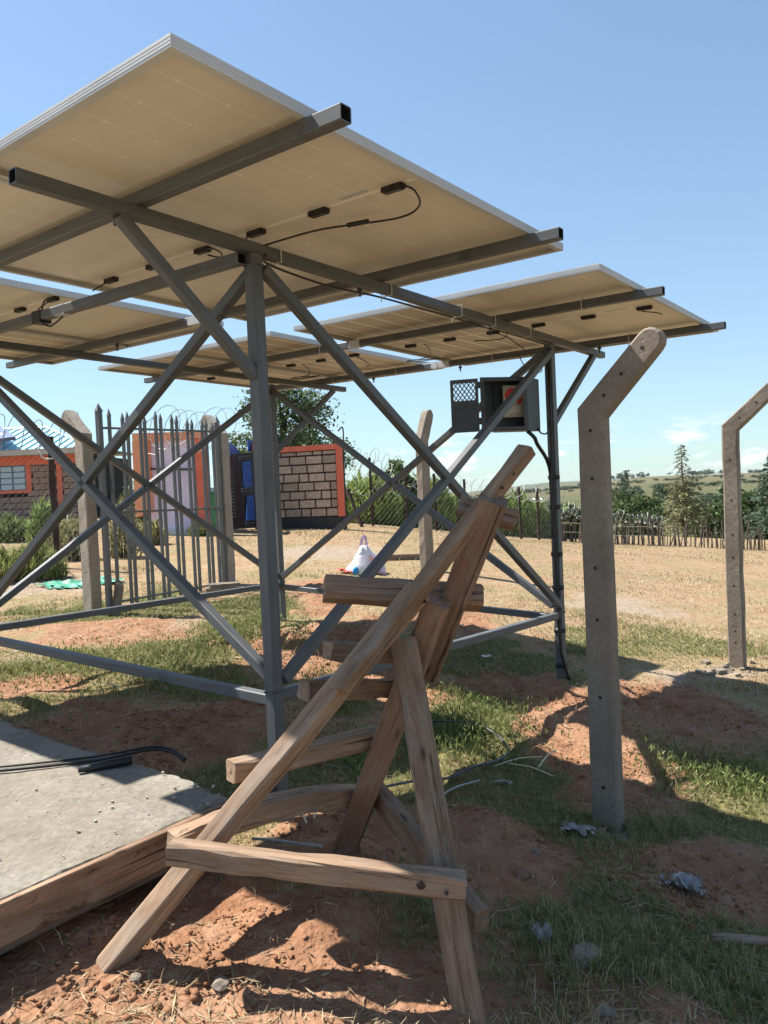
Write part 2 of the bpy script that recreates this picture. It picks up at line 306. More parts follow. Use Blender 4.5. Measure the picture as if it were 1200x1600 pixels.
M['leaf'] = leafmat('leaves'); M['blade'] = leafmat('grass_blades', (.95, .95, .92, 1), trans=.3, rough=.6)

# ground
n = NT('ground_soil_and_grass'); at_ = n.new('Attribute'); at_.attribute_name = 'mask'; sp = n.new('SeparateColor'); n.ln(at_.outputs['Color'], sp.inputs[0])
gv = n.co(rnd=False)
n1 = n.noise(gv, .9, 6, .6); n2 = n.noise(gv, 9, 6, .65); n3 = n.noise(gv, 60, 5, .6); n4 = n.noise(gv, 3.1, 5, .6)
soil = n.ramp(n2, [(.25, (.185, .082, .042, 1)), (.5, (.31, .152, .082, 1)), (.75, (.43, .265, .17, 1))])
soil = n.mix(n.ramp(n1, [(.35, (0, 0, 0, 1)), (.65, (.55, .55, .55, 1))]), soil, (.40, .245, .16, 1))
soil = n.mix(n.ramp(n3, [(.55, (0, 0, 0, 1)), (.75, (.45, .45, .45, 1))]), soil, (.47, .31, .205, 1))
straw = n.ramp(n2, [(.25, (.28, .185, .108, 1)), (.5, (.37, .265, .162, 1)), (.8, (.46, .355, .23, 1))])
straw = n.mix(n.ramp(n4, [(.45, (0, 0, 0, 1)), (.62, (.75, .75, .75, 1))]), straw, (.33, .19, .105, 1))
straw = n.mix(n.ramp(n1, [(.44, (0, 0, 0, 1)), (.62, (.6, .6, .6, 1))]), straw, (.24, .215, .10, 1))
green = n.ramp(n2, [(.3, (.12, .11, .042, 1)), (.7, (.25, .215, .10, 1))])
pale = n.ramp(n2, [(.3, (.29, .215, .15, 1)), (.7, (.42, .34, .255, 1))])
def edge(ch, s=.22): # break the mask edges with noise
    return n.ramp(n.math('ADD', ch, n.math('MULTIPLY', n.math('SUBTRACT', n2, .5), 1.1)), [(.5 - s, (0, 0, 0, 1)), (.5 + s, (1, 1, 1, 1))])
c = n.mix(edge(sp.outputs['Red']), straw, soil); c = n.mix(edge(sp.outputs['Green']), c, green); c = n.mix(edge(sp.outputs['Blue'], .3), c, pale)
# far country
ps = n.new('NewGeometry'); pl = n.new('VectorMath'); pl.operation = 'LENGTH'; n.ln(ps.outputs['Position'], pl.inputs[0]); R_ = pl.outputs['Value']
fv = n.co((1, 1, 0), rnd=False); vo = n.new('TexVoronoi'); vo.inputs['Scale'].default_value = 1 / 130.; n.ln(fv, vo.inputs['Vector'])
vs_ = n.new('SeparateColor'); n.ln(vo.outputs['Color'], vs_.inputs[0])
fld = n.ramp(vs_.outputs['Red'], [(0, (.17, .165, .065, 1)), (.35, (.25, .215, .10, 1)), (.6, (.30, .23, .125, 1)), (.8, (.20, .185, .08, 1)), (1, (.33, .215, .125, 1))])
fn = n.noise(fv, 1 / 35., 6, .65); fld = n.mix(n.ramp(fn, [(.4, (0, 0, 0, 1)), (.62, (.8, .8, .8, 1))]), fld, (.16, .155, .062, 1))
fn2 = n.noise(fv, 1 / 9., 5, .7); fld = n.mix(n.ramp(fn2, [(.58, (0, 0, 0, 1)), (.66, (.7, .7, .7, 1))]), fld, (.07, .08, .03, 1))
hill = n.ramp(fn, [(.3, (.245, .20, .10, 1)), (.7, (.31, .245, .13, 1))])
hill = n.mix(n.ramp(fn2, [(.62, (0, 0, 0, 1)), (.70, (.5, .5, .5, 1))]), hill, (.12, .11, .05, 1))
def stepr(a, b):
    m = n.new('MapRange'); m.inputs['From Min'].default_value = a; m.inputs['From Max'].default_value = b; n.ln(R_, m.inputs['Value']); return m.outputs[0]
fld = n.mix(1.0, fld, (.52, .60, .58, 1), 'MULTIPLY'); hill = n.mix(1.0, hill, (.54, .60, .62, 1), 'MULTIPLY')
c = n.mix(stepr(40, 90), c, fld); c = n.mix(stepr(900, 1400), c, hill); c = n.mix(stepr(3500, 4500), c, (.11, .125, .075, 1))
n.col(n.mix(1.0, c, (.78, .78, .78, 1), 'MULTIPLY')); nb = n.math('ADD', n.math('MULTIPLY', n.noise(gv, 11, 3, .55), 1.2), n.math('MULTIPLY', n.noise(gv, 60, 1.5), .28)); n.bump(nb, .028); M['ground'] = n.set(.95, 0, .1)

# ------------------------------------------------------------------ object helpers
def tag(o, label=None, cat=None, group=None, kind=None):
    if label: o['label'] = label
    if cat: o['category'] = cat
    if group: o['group'] = group
    if kind: o['kind'] = kind
    return o
def thing(name, label, cat, loc=(0, 0, 0), group=None):
    o = bpy.data.objects.new(name, None); COL.objects.link(o); o.location = loc; o.empty_display_size = .2
    return tag(o, label, cat, group)
def link(name, me, parent=None, mw=None):
    o = bpy.data.objects.new(name, me); COL.objects.link(o); mw = mw or Matrix.Identity(4)
    if parent is not None:
        o.parent = parent; q = parent; off = V((0, 0, 0)); 
        base = wmat(parent); o.matrix_basis = base.inverted() @ mw
    else: o.matrix_basis = mw
    return o
def wmat(o):
    m = o.matrix_basis.copy()
    while o.parent: o = o.parent; m = o.matrix_basis @ m
    return m
def mesh(name, verts, faces, mats, midx=None, smooth=False):
    me = bpy.data.meshes.new(name); me.from_pydata([tuple(v) for v in verts], [], [tuple(f) for f in faces])
    for m in (mats if isinstance(mats, (list, tuple)) else [mats]): me.materials.append(m)
    if midx is not None: me.polygons.foreach_set('material_index', midx)
    if smooth: me.polygons.foreach_set('use_smooth', [True] * len(me.polygons))
    me.update(); return me
def fastmesh(name, co, k, mat, colr=None, per=None):
    """co (n, m, 3): n faces of k corners given as consecutive verts (or faces index per)"""
    co = np.asarray(co, np.float32); nv = co.reshape(-1, 3); me = bpy.data.meshes.new(name)
    me.vertices.add(len(nv)); me.vertices.foreach_set('co', nv.ravel())
    if per is None: idx = np.arange(len(nv), dtype=np.int32); nf = len(nv) // k
    else:
        m = co.shape[1]; idx = (np.arange(co.shape[0])[:, None, None] * m + np.asarray(per)[None]).astype(np.int32).ravel(); nf = len(idx) // k
    me.loops.add(len(idx)); me.loops.foreach_set('vertex_index', idx)
    me.polygons.add(nf); me.polygons.foreach_set('loop_start', np.arange(0, nf * k, k, dtype=np.int32)); me.polygons.foreach_set('loop_total', np.full(nf, k, np.int32))
    me.update(calc_edges=True); me.materials.append(mat)
    if colr is not None:
        ca = me.color_attributes.new('Col', 'FLOAT_COLOR', 'POINT'); c4 = np.ones((len(nv), 4), np.float32); c4[:, :3] = np.repeat(colr, co.shape[1], 0); ca.data.foreach_set('color', c4.ravel())
    return me
class MB:
    def __init__(s): s.v = []; s.f = []; s.m = []
    def add(s, verts, faces, mi=0):
        b = len(s.v); s.v += [V(v) for v in verts]; s.f += [tuple(i + b for i in f) for f in faces]; s.m += [mi] * len(faces)
    def box(s, lo, hi, mi=0, mat=None, ch=0):
        (x0, y0, z0), (x1, y1, z1) = lo, hi
        v = [V(q) for q in ((x0, y0, z0), (x1, y0, z0), (x1, y1, z0), (x0, y1, z0), (x0, y0, z1), (x1, y0, z1), (x1, y1, z1), (x0, y1, z1))]
        if mat is not None: v = [mat @ q for q in v]
        s.add(v, [(0, 3, 2, 1), (4, 5, 6, 7), (0, 1, 5, 4), (1, 2, 6, 5), (2, 3, 7, 6), (3, 0, 4, 7)], mi)
    def disc(s, c, nrm, r, mi=0, k=12, asp=1.0, up=V((0, 0, 1))):
        nrm = V(nrm).normalized(); a = up.cross(nrm).normalized(); b = nrm.cross(a)
        s.add([V(c) + a * math.cos(t) * r + b * math.sin(t) * r * asp for t in [2 * math.pi * i / k for i in range(k)]], [tuple(range(k))], mi)
    def tube(s, pts, r, k=6, mi=0, cap=True, rs=None):
        pts = [V(p) for p in pts]; b = len(s.v); t0 = (pts[1] - pts[0]).normalized(); a = t0.orthogonal().normalized(); N = len(pts)
        for i, p in enumerate(pts):
            t = (pts[min(i + 1, N - 1)] - pts[max(i - 1, 0)]).normalized(); a = (a - t * a.dot(t)); a = a.normalized() if a.length > 1e-6 else t.orthogonal().normalized(); c = t.cross(a)
            rr = rs[i] if rs else r
            s.v += [p + (a * math.cos(2 * math.pi * j / k) + c * math.sin(2 * math.pi * j / k)) * rr for j in range(k)]
        for i in range(N - 1):
            for j in range(k): s.f.append((b + i * k + j, b + i * k + (j + 1) % k, b + (i + 1) * k + (j + 1) % k, b + (i + 1) * k + j)); s.m.append(mi)
        if cap: s.f.append(tuple(b + j for j in reversed(range(k)))); s.f.append(tuple(b + (N - 1) * k + j for j in range(k))); s.m += [mi, mi]
    def obj(s, name, mats, parent=None, mw=None, smooth=False):
        base = wmat(parent) if parent is not None else None
        return link(name, mesh(name, s.v, s.f, mats, s.m, smooth), parent, mw)
def spline(pts, n=6):
    pts = [V(p) for p in pts]; out = []
    for i in range(len(pts) - 1):
        p0, p1, p2, p3 = pts[max(i - 1, 0)], pts[i], pts[i + 1], pts[min(i + 2, len(pts) - 1)]
        for j in range(n):
            t = j / n; out.append(.5 * ((2 * p1) + (p2 - p0) * t + (2 * p0 - 5 * p1 + 4 * p2 - p3) * t * t + (3 * p1 - p0 - 3 * p2 + p3) * t ** 3))
    return out + [pts[-1]]
def frame(p0, p1, up=V((0, 0, 1))):
    x = (p1 - p0).normalized(); y = up.cross(x)
    if y.length < .05: y = V((0, 1, 0)).cross(x)
    y.normalize(); z = x.cross(y)
    return Matrix(((x.x, y.x, z.x, p0.x), (x.y, y.y, z.y, p0.y), (x.z, y.z, z.z, p0.z), (0, 0, 0, 1)))
def bar(name, p0, p1, w, h, mat, parent=None, up=V((0, 0, 1)), ch=.006, seg=1, jit=0.0, hollow=False, seed=None, slant=0.0, bow=0.0, taper=1.0):
    """a length of timber or square tube from p0 to p1: own local axes, X along it"""
    p0 = V(p0); p1 = V(p1); L = (p1 - p0).length; mw = frame(p0, p1, V(up)); r = random.Random(seed if seed is not None else zlib.crc32(repr((name, round(p0.x, 3), round(p1.y, 3))).encode()) & 0xffff)
    W, H = w / 2, h / 2; c = ch
    sec = [(-W + c, -H), (W - c, -H), (W, -H + c), (W, H - c), (W - c, H), (-W + c, H), (-W, H - c), (-W, -H + c)]
    b = MB(); N = seg + 1; js = [[(r.uniform(-jit, jit), r.uniform(-jit, jit)) for _ in range(8)] for _ in range(N)]
    for i in range(N):
        t = i / seg; k = 1 + (taper - 1) * t
        for q, (y, z) in enumerate(sec):
            x = L * t + (slant * z if i in (0, N - 1) else 0) + (r.uniform(-jit, jit) if i in (0, N - 1) else 0)
            b.v.append(V((x, y * k + js[i][q][0], z * k + js[i][q][1] + bow * 4 * t * (1 - t))))
    for i in range(seg):
        for q in range(8): b.f.append((i * 8 + q, i * 8 + (q + 1) % 8, (i + 1) * 8 + (q + 1) % 8, (i + 1) * 8 + q)); b.m.append(0)
    if not hollow:
        b.f += [tuple(reversed(range(8))), tuple((N - 1) * 8 + q for q in range(8))]; b.m += [0, 0]
    else:
        th = .004
        for (o, xe, xi, rev) in ((0, 0, .09, True), ((N - 1) * 8, L, L - .09, False)):
            s0 = len(b.v); inn = [(y * (1 - th / W), z * (1 - th / H)) for y, z in sec]
            b.v += [V((xe, y, z)) for y, z in inn] + [V((xi, y, z)) for y, z in inn]
            for q in range(8):
                f1 = (o + q, s0 + q, s0 + (q + 1) % 8, o + (q + 1) % 8); f2 = (s0 + q, s0 + 8 + q, s0 + 8 + (q + 1) % 8, s0 + (q + 1) % 8)
                b.f += [f1 if rev is False else tuple(reversed(f1)), f2 if rev is False else tuple(reversed(f2))]; b.m += [0, 1]
            b.f.append(tuple(s0 + 8 + q for q in range(8))); b.m.append(1)
    return link(name, mesh(name, b.v, b.f, [mat, M['hollow']], b.m), parent, mw)

# ================================================================== GROUND
def build_ground():
    N = 640; a = 1.25; U = math.asinh(7500 / a); u = np.linspace(-U, U, N)
    xs = a * np.sinh(u); ys = 3.6 + a * np.sinh(u); X, Y = np.meshgrid(xs, ys); x = X.ravel(); y = Y.ravel(); z = gz(x, y); r = np.hypot(x, y)
    s, g, p = masks(x, y); near = np.clip((16 - r) / 8, 0, 1)
    z = z + near * (fbm(x, y, 3.0, 4) * (.03 + .05 * s) + fbm(x, y, 14, 3) * (.004 + .028 * s))
    co = np.stack([x, y, z], 1).astype(np.float32); me = bpy.data.meshes.new('ground'); me.vertices.add(N * N); me.vertices.foreach_set('co', co.ravel())
    i = np.arange(N - 1); I, J = np.meshgrid(i, i); q = (J * N + I).ravel(); F = np.stack([q, q + 1, q + N + 1, q + N], 1).astype(np.int32); nf = len(F)
    me.loops.add(nf * 4); me.loops.foreach_set('vertex_index', F.ravel()); me.polygons.add(nf)
    me.polygons.foreach_set('loop_start', np.arange(0, nf * 4, 4, dtype=np.int32)); me.polygons.foreach_set('loop_total', np.full(nf, 4, np.int32)); me.polygons.foreach_set('use_smooth', np.ones(nf, bool))
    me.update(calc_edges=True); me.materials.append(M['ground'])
    ca = me.color_attributes.new('mask', 'FLOAT_COLOR', 'POINT'); c = np.ones((N * N, 4), np.float32); c[:, 0] = s; c[:, 1] = g; c[:, 2] = p; ca.data.foreach_set('color', c.ravel())
    o = link('ground', me); tag(o, 'red soil yard with dry and green grass running out to tan hills', kind='structure')
def zfull(x, y):
    r = np.hypot(x, y); s, g, p = masks(x, y); near = np.clip((16 - r) / 8, 0, 1)
    return gz(x, y) + near * (fbm(x, y, 3.0, 4) * (.03 + .05 * s) + fbm(x, y, 14, 3) * (.004 + .028 * s)), s, g, p
build_ground()
def ZG(x, y): return float(zfull(np.array([x]), np.array([y]))[0][0])

# ================================================================== SOLAR ARRAY
SD = V((-0.78377386, 0.62072429, 0.01999732)); TD = V((0.62062494, 0.78402187, -0.01159239)); ND = V((0.02288013, -0.00332591, 1.0)).normalized()
AP = V((-.487, 1.983, 1.147 + EYE))
def A(s, t, dz=0.0): return AP + SD * s + TD * t + V((0, 0, dz))
PW, PL = 1.134, 2.278
S0 = [0.0, PW + .01, 2 * PW + .01 + .24, 3 * PW + .02 + .24]; T0 = [0.0, PL + .44]
def panel(i, j, label, strong, leads):
    o = A(S0[i], T0[j]); root = thing('solar_panel', label, 'solar panel', o, 'solar panels on the steel frame')
    mw = Matrix(((TD.x, SD.x, ND.x, o.x), (TD.y, SD.y, ND.y, o.y), (TD.z, SD.z, ND.z, o.z), (0, 0, 0, 1)))
    fr = MB(); H = .035
    def prof(x0, y0, x1, y1): fr.box((x0, y0, 0), (x1, y1, H))
    prof(0, 0, PL, .011); prof(0, PW - .011, PL, PW); prof(0, .011, .011, PW - .011); prof(PL - .011, .011, PL, PW - .011)
    fl = .028
    fr.box((.011, .011, .0), (PL - .011, fl, .002)); fr.box((.011, PW - fl, .0), (PL - .011, PW - .011, .002)); fr.box((.011, fl, .0), (fl, PW - fl, .002)); fr.box((PL - fl, fl, .0), (PL - .011, PW - fl, .002))
    for z in (.008, .017, .026): # ribs of the extrusion
        fr.box((-.0012, -.0012, z), (PL + .0012, 0, z + .005)); fr.box((-.0012, PW, z), (PL + .0012, PW + .0012, z + .005)); fr.box((-.0012, 0, z), (0, PW, z + .005)); fr.box((PL, 0, z), (PL + .0012, PW, z + .005))
    fr.obj('frame', M['alu'], root, mw)
    lm = MB(); x0, y0, x1, y1 = .0112, .0112, PL - .0112, PW - .0112
    lm.add([(x0, y0, .024), (x1, y0, .024), (x1, y1, .024), (x0, y1, .024)], [(3, 2, 1, 0)], 0); lm.add([(x0, y0, .031), (x1, y0, .031), (x1, y1, .031), (x0, y1, .031)], [(0, 1, 2, 3)], 1)
    lm.add([(x0, y0, .024), (x1, y0, .024), (x1, y1, .024), (x0, y1, .024), (x0, y0, .031), (x1, y0, .031), (x1, y1, .031), (x0, y1, .031)], [(0, 1, 5, 4), (1, 2, 6, 5), (2, 3, 7, 6), (3, 0, 4, 7)], 1)
    lm.obj('laminate', [M['back_grid'] if strong else M['back_plain'], M['pv']], root, mw)
    for k, y in enumerate((.165, .555, .935)):
        bx = MB(); c = .006; x = 1.122
        bx.box((x, y - .045, .004), (x + .034, y + .045, .024)); bx.box((x + .004, y - .051, .006), (x + .030, y - .045, .022)); bx.box((x + .004, y + .045, .006), (x + .030, y + .051, .022)); bx.box((x + .005, y - .04, .001), (x + .029, y + .04, .004))
        bx.obj('junction_box', M['black'], root, mw)
    if i == 0:
        lb = MB(); lb.box((1.10, .27, .0228), (1.118, .41, .0238)); lb.obj('serial_label', M['tape'], root, mw)
    for pts, rad in leads:
        t = MB(); t.tube(spline([mw @ V(p) for p in pts]), rad, 6); t.obj('cable_lead', M['black'], root, smooth=True) if False else t_local(t, 'cable_lead', M['black'], root)
    return root
def t_local(b, name, mat, root, smooth=True):
    inv = wmat(root).inverted(); b.v = [inv @ v for v in b.v]
    o = bpy.data.objects.new(name, mesh(name, b.v, b.f, mat, b.m, smooth)); COL.objects.link(o); o.parent = root; return o
J = 1.14
LD = lambda y, dx, dy: ([(J, y, .012), (J + dx * .3, y + dy * .1 + .03, .0), (J + dx * .8, y + dy * .7, -.02), (J + dx, y + dy, -.035)], .0035)
loop = lambda y: ([(J, y, .012), (J + .10, y + .02, -.01), (J + .22, y + .12, -.05), (J + .16, y + .30, -.07), (J + .30, y + .26, -.06), (J + .34, y + .08, -.05), (J + .24, y + .22, -.06), (J + .42, y + .25, -.03)], .0035)
panel(0, 0, 'nearest and largest looking solar panel, its far corner reaching the top of the photo', False,
      [([(J, .115, .012), (J + .05, .10, .003), (J + .16, .16, -.012), (J + .19, .30, -.02), (J + .06, .60, -.03), (J - .02, .86, -.06)], .0042),
       ([(J + .135, .40, -.022), (J + .105, .49, -.026)], .010), ([(J, .98, .012), (J + .02, 1.03, 0), (J + .06, .96, -.03)], .0035)])
panel(1, 0, 'solar panel behind the front leg, beside the nearest panel across the cross beam seam', False,
      [([(J, .16, .012), (J - .03, .06, -.005), (J - .01, .02, -.03), (J + .05, .10, -.02), (J + .01, .14, -.01), (J + .05, .07, -.04), (J + .06, .12, -.08)], .0038), LD(.935, -.05, .10)])
panel(2, 0, 'solar panel at the left edge of the front row, past the strip of sky', False, [LD(.165, -.04, .10)])
panel(3, 0, 'solar panel mostly outside the left edge of the photo with cell lines showing', True, [])
panel(0, 1, 'solar panel at the right end of the back row above the cranked concrete post', False, [LD(.165, .05, -.10), LD(.935, .0, .12)])
panel(1, 1, 'solar panel in the back row above the open cabinet with lead loops hanging below', True, [loop(.80), ([(J, .165, .012), (J + .02, .06, -.03), (J + .30, -.02, -.16), (J + .50, .02, -.24), (J + .52, .16, -.20), (J + .44, .20, -.08)], .0038), ([(J - .3, -.12, -.02), (J - .1, .02, -.06), (J - .35, .12, -.10)], .0038)])
panel(2, 1, 'solar panel in the back row just right of the front leg with a looped lead', True, [loop(.80), ([(J, .165, .012), (J + .05, .10, -.03), (J + .16, .12, -.06), (J + .22, .22, -.05)], .0038)])
panel(3, 1, 'solar panel at the far left end of the back row behind the diagonal braces', True, [LD(.165, .12, .30)])

frame_root_loc = A(.9, 1.05); frame_root_loc.z = ZG(frame_root_loc.x, frame_root_loc.y)
FR = thing('steel_tower', 'grey square tube steel tower with crossed braces carrying the solar panels', 'steel frame', frame_root_loc)
ST = M['steel']
for k, t in enumerate((.512, 1.955, 3.31, 4.63)):
    bar('purlin', A(-.14, t, -.026), A(4.92, t, -.026), .05, .05, ST, FR, hollow=True, ch=.004)
bar('main_beam', A(.90, .03, -.077), A(.90, 4.93, -.077), .05, .05, ST, FR, hollow=True, ch=.004)
bar('main_beam', A(3.80, .03, -.077), A(3.80, 5.0, -.077), .05, .05, ST, FR, hollow=True, ch=.004)
LEG = {'F': A(.90, 1.08), 'R': A(.935, 4.02), 'B': A(3.91, 4.03), 'L': A(3.80, 1.03)}
# front cross beam, butted beside the front leg
bar('cross_beam', A(.905, 1.020, -.130), A(3.86, .970, -.130), .05, .05, ST, FR, hollow=True, ch=.004)
FOOT = {}
for k, p in LEG.items():
    top = V((p.x, p.y, p.z - .1025)); bot = V((p.x, p.y, ZG(p.x, p.y) - .15)); FOOT[k] = bot
    bar('leg', bot, top, .062, .062, ST, FR, up=SD, ch=.005)
def leg(k, z): return V((LEG[k].x, LEG[k].y, z))
ZR = {'F': EYE - .905, 'R': EYE - 1.005, 'B': EYE - .90, 'L': EYE - .845}     # bottom rail heights at each leg
ZT = {k: LEG[k].z - .14 for k in LEG}
def rail(a, b, dz=0.0, off=0.0):
    pa, pb = leg(a, ZR[a] + dz), leg(b, ZR[b] + dz); d = (pb - pa).normalized(); bar('rail', pa + d * .0325, pb - d * .0325, .048, .048, ST, FR, ch=.004)
rail('F', 'R', .012); rail('F', 'L', -.004); rail('R', 'B', -.01); rail('L', 'B', .014)
def brace(a, za, b, zb, off):
    pa, pb = leg(a, za), leg(b, zb); nrm = (pb - pa).cross(V((0, 0, 1))).normalized(); d = (pb - pa).normalized()
    hd = V((d.x, d.y, 0)).normalized(); k = .034 / max(.2, V((d.x, d.y)).length)
    bar('brace', pa + d * k + nrm * off, pb - d * k + nrm * off, .048, .048, ST, FR, ch=.004)
for a, b in (('F', 'R'), ('F', 'L'), ('L', 'B'), ('B', 'R')):
    brace(a, ZT[a], b, ZR[b] + .06, .0245); brace(b, ZT[b], a, ZR[a] + .06, -.0245)
for k_ in 'FRBL':
    for z_ in (ZR[k_] + .035, ZT[k_] - .01):
        b = MB(); c_ = leg(k_, z_); d_ = [SD, TD, -SD, -TD]
        for q in range(4):
            u_ = V((d_[q].x, d_[q].y, 0)).normalized(); w_ = V((-u_.y, u_.x, 0)); b.tube([c_ + u_ * .032 + w_ * x_ + V((0, 0, .004 * math.sin(x_ * 700))) for x_ in np.linspace(-.03, .03, 9)], .0045, 5)
        t_local(b, 'weld_bead', M['steel_dark'], FR)
def strut(k, s, t, zl):
    pa = A(s, t, -.103); pb = leg(k, zl); d = (pb - pa).normalized(); bar('strut', pa, pb - d * .036, .046, .046, ST, FR, ch=.004)
strut('F', .90, .42, EYE + .50); strut('R', .90, 4.74, EYE + .42); strut('B', 3.80, 4.82, EYE + .40); strut('L', 3.80, .40, EYE + .52)
# clamp bolts under the crossings, labels, cable ties
def bolt(s, t):
    p = A(s, t, -.052); b = MB(); b.tube([p, p + V((0, 0, -.055))], .007, 6); b.tube([p + V((0, 0, -.012)), p + V((0, 0, -.026))], .016, 6); t_local(b, 'clamp_bolt', M['steel_dark'], FR)
for q in ((1.0, .47), (1.02, 1.95), (1.02, 3.31), (2.1, 4.63), (3.3, 1.95), (3.2, 3.31), (3.1, 4.63), (.8, 4.63)): bolt(*q)
def tie(c, ax, r=.034):
    ax = V(ax).normalized(); u = V((0, 0, 1)); w_ = ax.cross(u).normalized(); u = w_.cross(ax); pts = [c + w_ * x * r + u * y * r for x, y in ((-1, -1), (1, -1), (1, 1), (-1, 1), (-1, -1), (-1.15, -1.7))]
    b = MB(); b.tube(pts, .0028, 5); t_local(b, 'cable_tie', M['tie'], FR, False)
for t in (1.22, 2.03, 2.72, 3.12, 3.6): tie(A(.90, t, -.077), TD)
for s in (1.75, 2.35, 2.8, 3.3, 3.6, .55): tie(A(s, 4.63, -.026), SD)
for s in (.35, 2.55): tie(A(s, 3.31, -.026), SD)
for k, (s, t, dz, l) in enumerate(((2.33, .9995, -.130, .10), (2.30, 4.63, -.026, .20), (2.20, 3.31, -.026, .11), (2.40, 1.955, -.026, .12))):
    b = MB(); p = A(s, t, dz); b.box((-l / 2, -.0275, -.0275), (l / 2, .0275, .0275), 0, frame(p, p + SD) ); t_local(b, 'splice_sleeve', M['alu'] if k else M['tape'], FR, False)
b = MB(); p = A(2.56, .997, -.135); b.box((-.045, -.034, -.034), (.045, .034, .034), 0, frame(p, p + SD)); b.tube(spline([p + V((.01, -.03, -.03)), p + V((.06, -.03, -.055)), p + SD * -.22 + V((0, 0, -.03))]), .006); b.tube(spline([p + V((0, 0, .02)), p + V((.02, 0, .09)), A(2.65, 1.1, .0)]), .005); t_local(b, 'cable_joint', M['black'], FR, False)
# long lead running under the right beam
b = MB(); b.tube(spline([A(.86, 1.12, -.10), A(.93, 1.2, -.112), A(.95, 1.6, -.125), A(.94, 2.0, -.112), A(.93, 2.4, -.112), A(.93, 2.75, -.108), A(.94, 3.0, -.115), A(.93, 3.4, -.108), A(.93, 3.95, -.11)]), .0055)
t_local(b, 'cable_run', M['black'], FR)

# ================================================================== CONTROL CABINET
cb0 = at(855, 632, 5.78); 
CB = thing('control_cabinet', 'dark grey steel cabinet hung by the right leg with its mesh topped door open', 'cabinet', V((cb0.x, cb0.y, EYE + .42)))
# local axes: x to the left along the back face, y away
cx = (SD * .93 + TD * -.36); cx.z = 0; cx.normalize(); cx = V((-.98, -.20, 0)).normalized(); cy = V((-cx.y, cx.x, 0)) * -1
def cab(u, d, z): return CBO + cx * u + cy * d + V((0, 0, z))
CBO = at(826, 672, 5.42); CBO.z = at(826, 672, 5.42).z
wD, hD, dD = .345, .375, .22
cyb = V((.55, .83, 0)).normalized()
cmat = Matrix(((cx.x, cyb.x, 0, CBO.x), (cx.y, cyb.y, 0, CBO.y), (0, 0, 1, CBO.z), (0, 0, 0, 1)))
def cbox(name, lo, hi, mat, parent=CB):
    b = MB(); b.box(lo, hi, 0, cmat); return t_local(b, name, mat, parent, False)
t_ = .006
cbox('side_panel', (0, .0, 0), (t_, dD, hD), M['cabinet']); cbox('side_panel', (wD - t_, 0, 0), (wD, dD, hD), M['cabinet'])
cbox('top_panel', (t_, 0, hD - t_), (wD - t_, dD, hD), M['cabinet']); cbox('bottom_panel', (t_, 0, 0), (wD - t_, dD, t_), M['cabinet']); cbox('back_panel', (t_, dD - t_, t_), (wD - t_, dD, hD - t_), M['cabinet'])
b = MB(); lw = .022
for lo, hi in (((t_, -.003, t_), (t_ + lw, .003, hD - t_)), ((wD - t_ - lw, -.003, t_), (wD - t_, .003, hD - t_)), ((t_ + lw, -.003, hD - t_ - lw), (wD - t_ - lw, .003, hD - t_)), ((t_ + lw, -.003, t_), (wD - t_ - lw, .003, t_ + lw))): b.box(lo, hi, 0, cmat)
t_local(b, 'front_lip', M['cabinet'], CB, False)
# device inside
dv = MB(); dv.box((.055, .10, .10), (.225, .16, .325), 0, cmat); dv.box((.06, .095, .105), (.22, .10, .32), 0, cmat); dev = t_local(dv, 'charge_controller', M['device'], CB, False)
def cdisc(name, u, z, r, mat, asp=1.0, sh=.0, mi=.0935):
    b = MB(); k = 18
    b.add([cmat @ V((u + math.cos(t) * r + sh * math.sin(t) * r, mi, z + math.sin(t) * r * asp)) for t in [2 * math.pi * i / k for i in range(k)]], [tuple(range(k))]); return t_local(b, name, mat, CB, False)
cdisc('red_emblem', .170, .268, .036, M['logo_red'], 1.1, -.45, .0938); cdisc('red_mark', .098, .212, .020, M['logo_red'], 1.0, -.6, .0938)
b = MB()
for k in range(3): b.box((.09, .0935, .135 + k * .016), (.19 - .02 * k, .0942, .142 + k * .016), 0, cmat)
t_local(b, 'printed_lines', M['logo_pale'], CB, False)
b = MB(); b.tube([cmat @ V((.035, .06, .27)), cmat @ V((.035, .075, .27))], .014, 10); t_local(b, 'lock_barrel', M['tape'], CB)
# door, swung open to the left; a frame with a lattice window above and a sheet below
dx = V((-.97, .24, 0)).normalized(); DO = cmat @ V((wD, -.004, 0)); dwid = .205
dn = V((-dx.y, dx.x, 0)); dmat = Matrix(((dx.x, dn.x, 0, DO.x), (dx.y, dn.y, 0, DO.y), (0, 0, 1, DO.z), (0, 0, 0, 1)))
b = MB(); z0, z1 = .0, hD - .008; th = .012; f_ = .020
for lo, hi in (((.012, 0, z0), (.012 + f_, th, z1)), ((dwid - f_, 0, z0), (dwid, th, z1)), ((.012 + f_, 0, z1 - f_ * 1.3), (dwid - f_, th, z1)), ((.012 + f_, 0, z0), (dwid - f_, th, z0 + f_)), ((.012 + f_, 0, .195), (dwid - f_, th, .22)), ((.012 + f_, .004, z0 + f_), (dwid - f_, .008, .195))): b.box(lo, hi, 0, dmat)
door = t_local(b, 'door', M['cabinet'], CB, False)
b = MB(); zz0, zz1, xx0, xx1 = .22, z1 - f_ * 1.3, .012 + f_, dwid - f_; st_ = .030
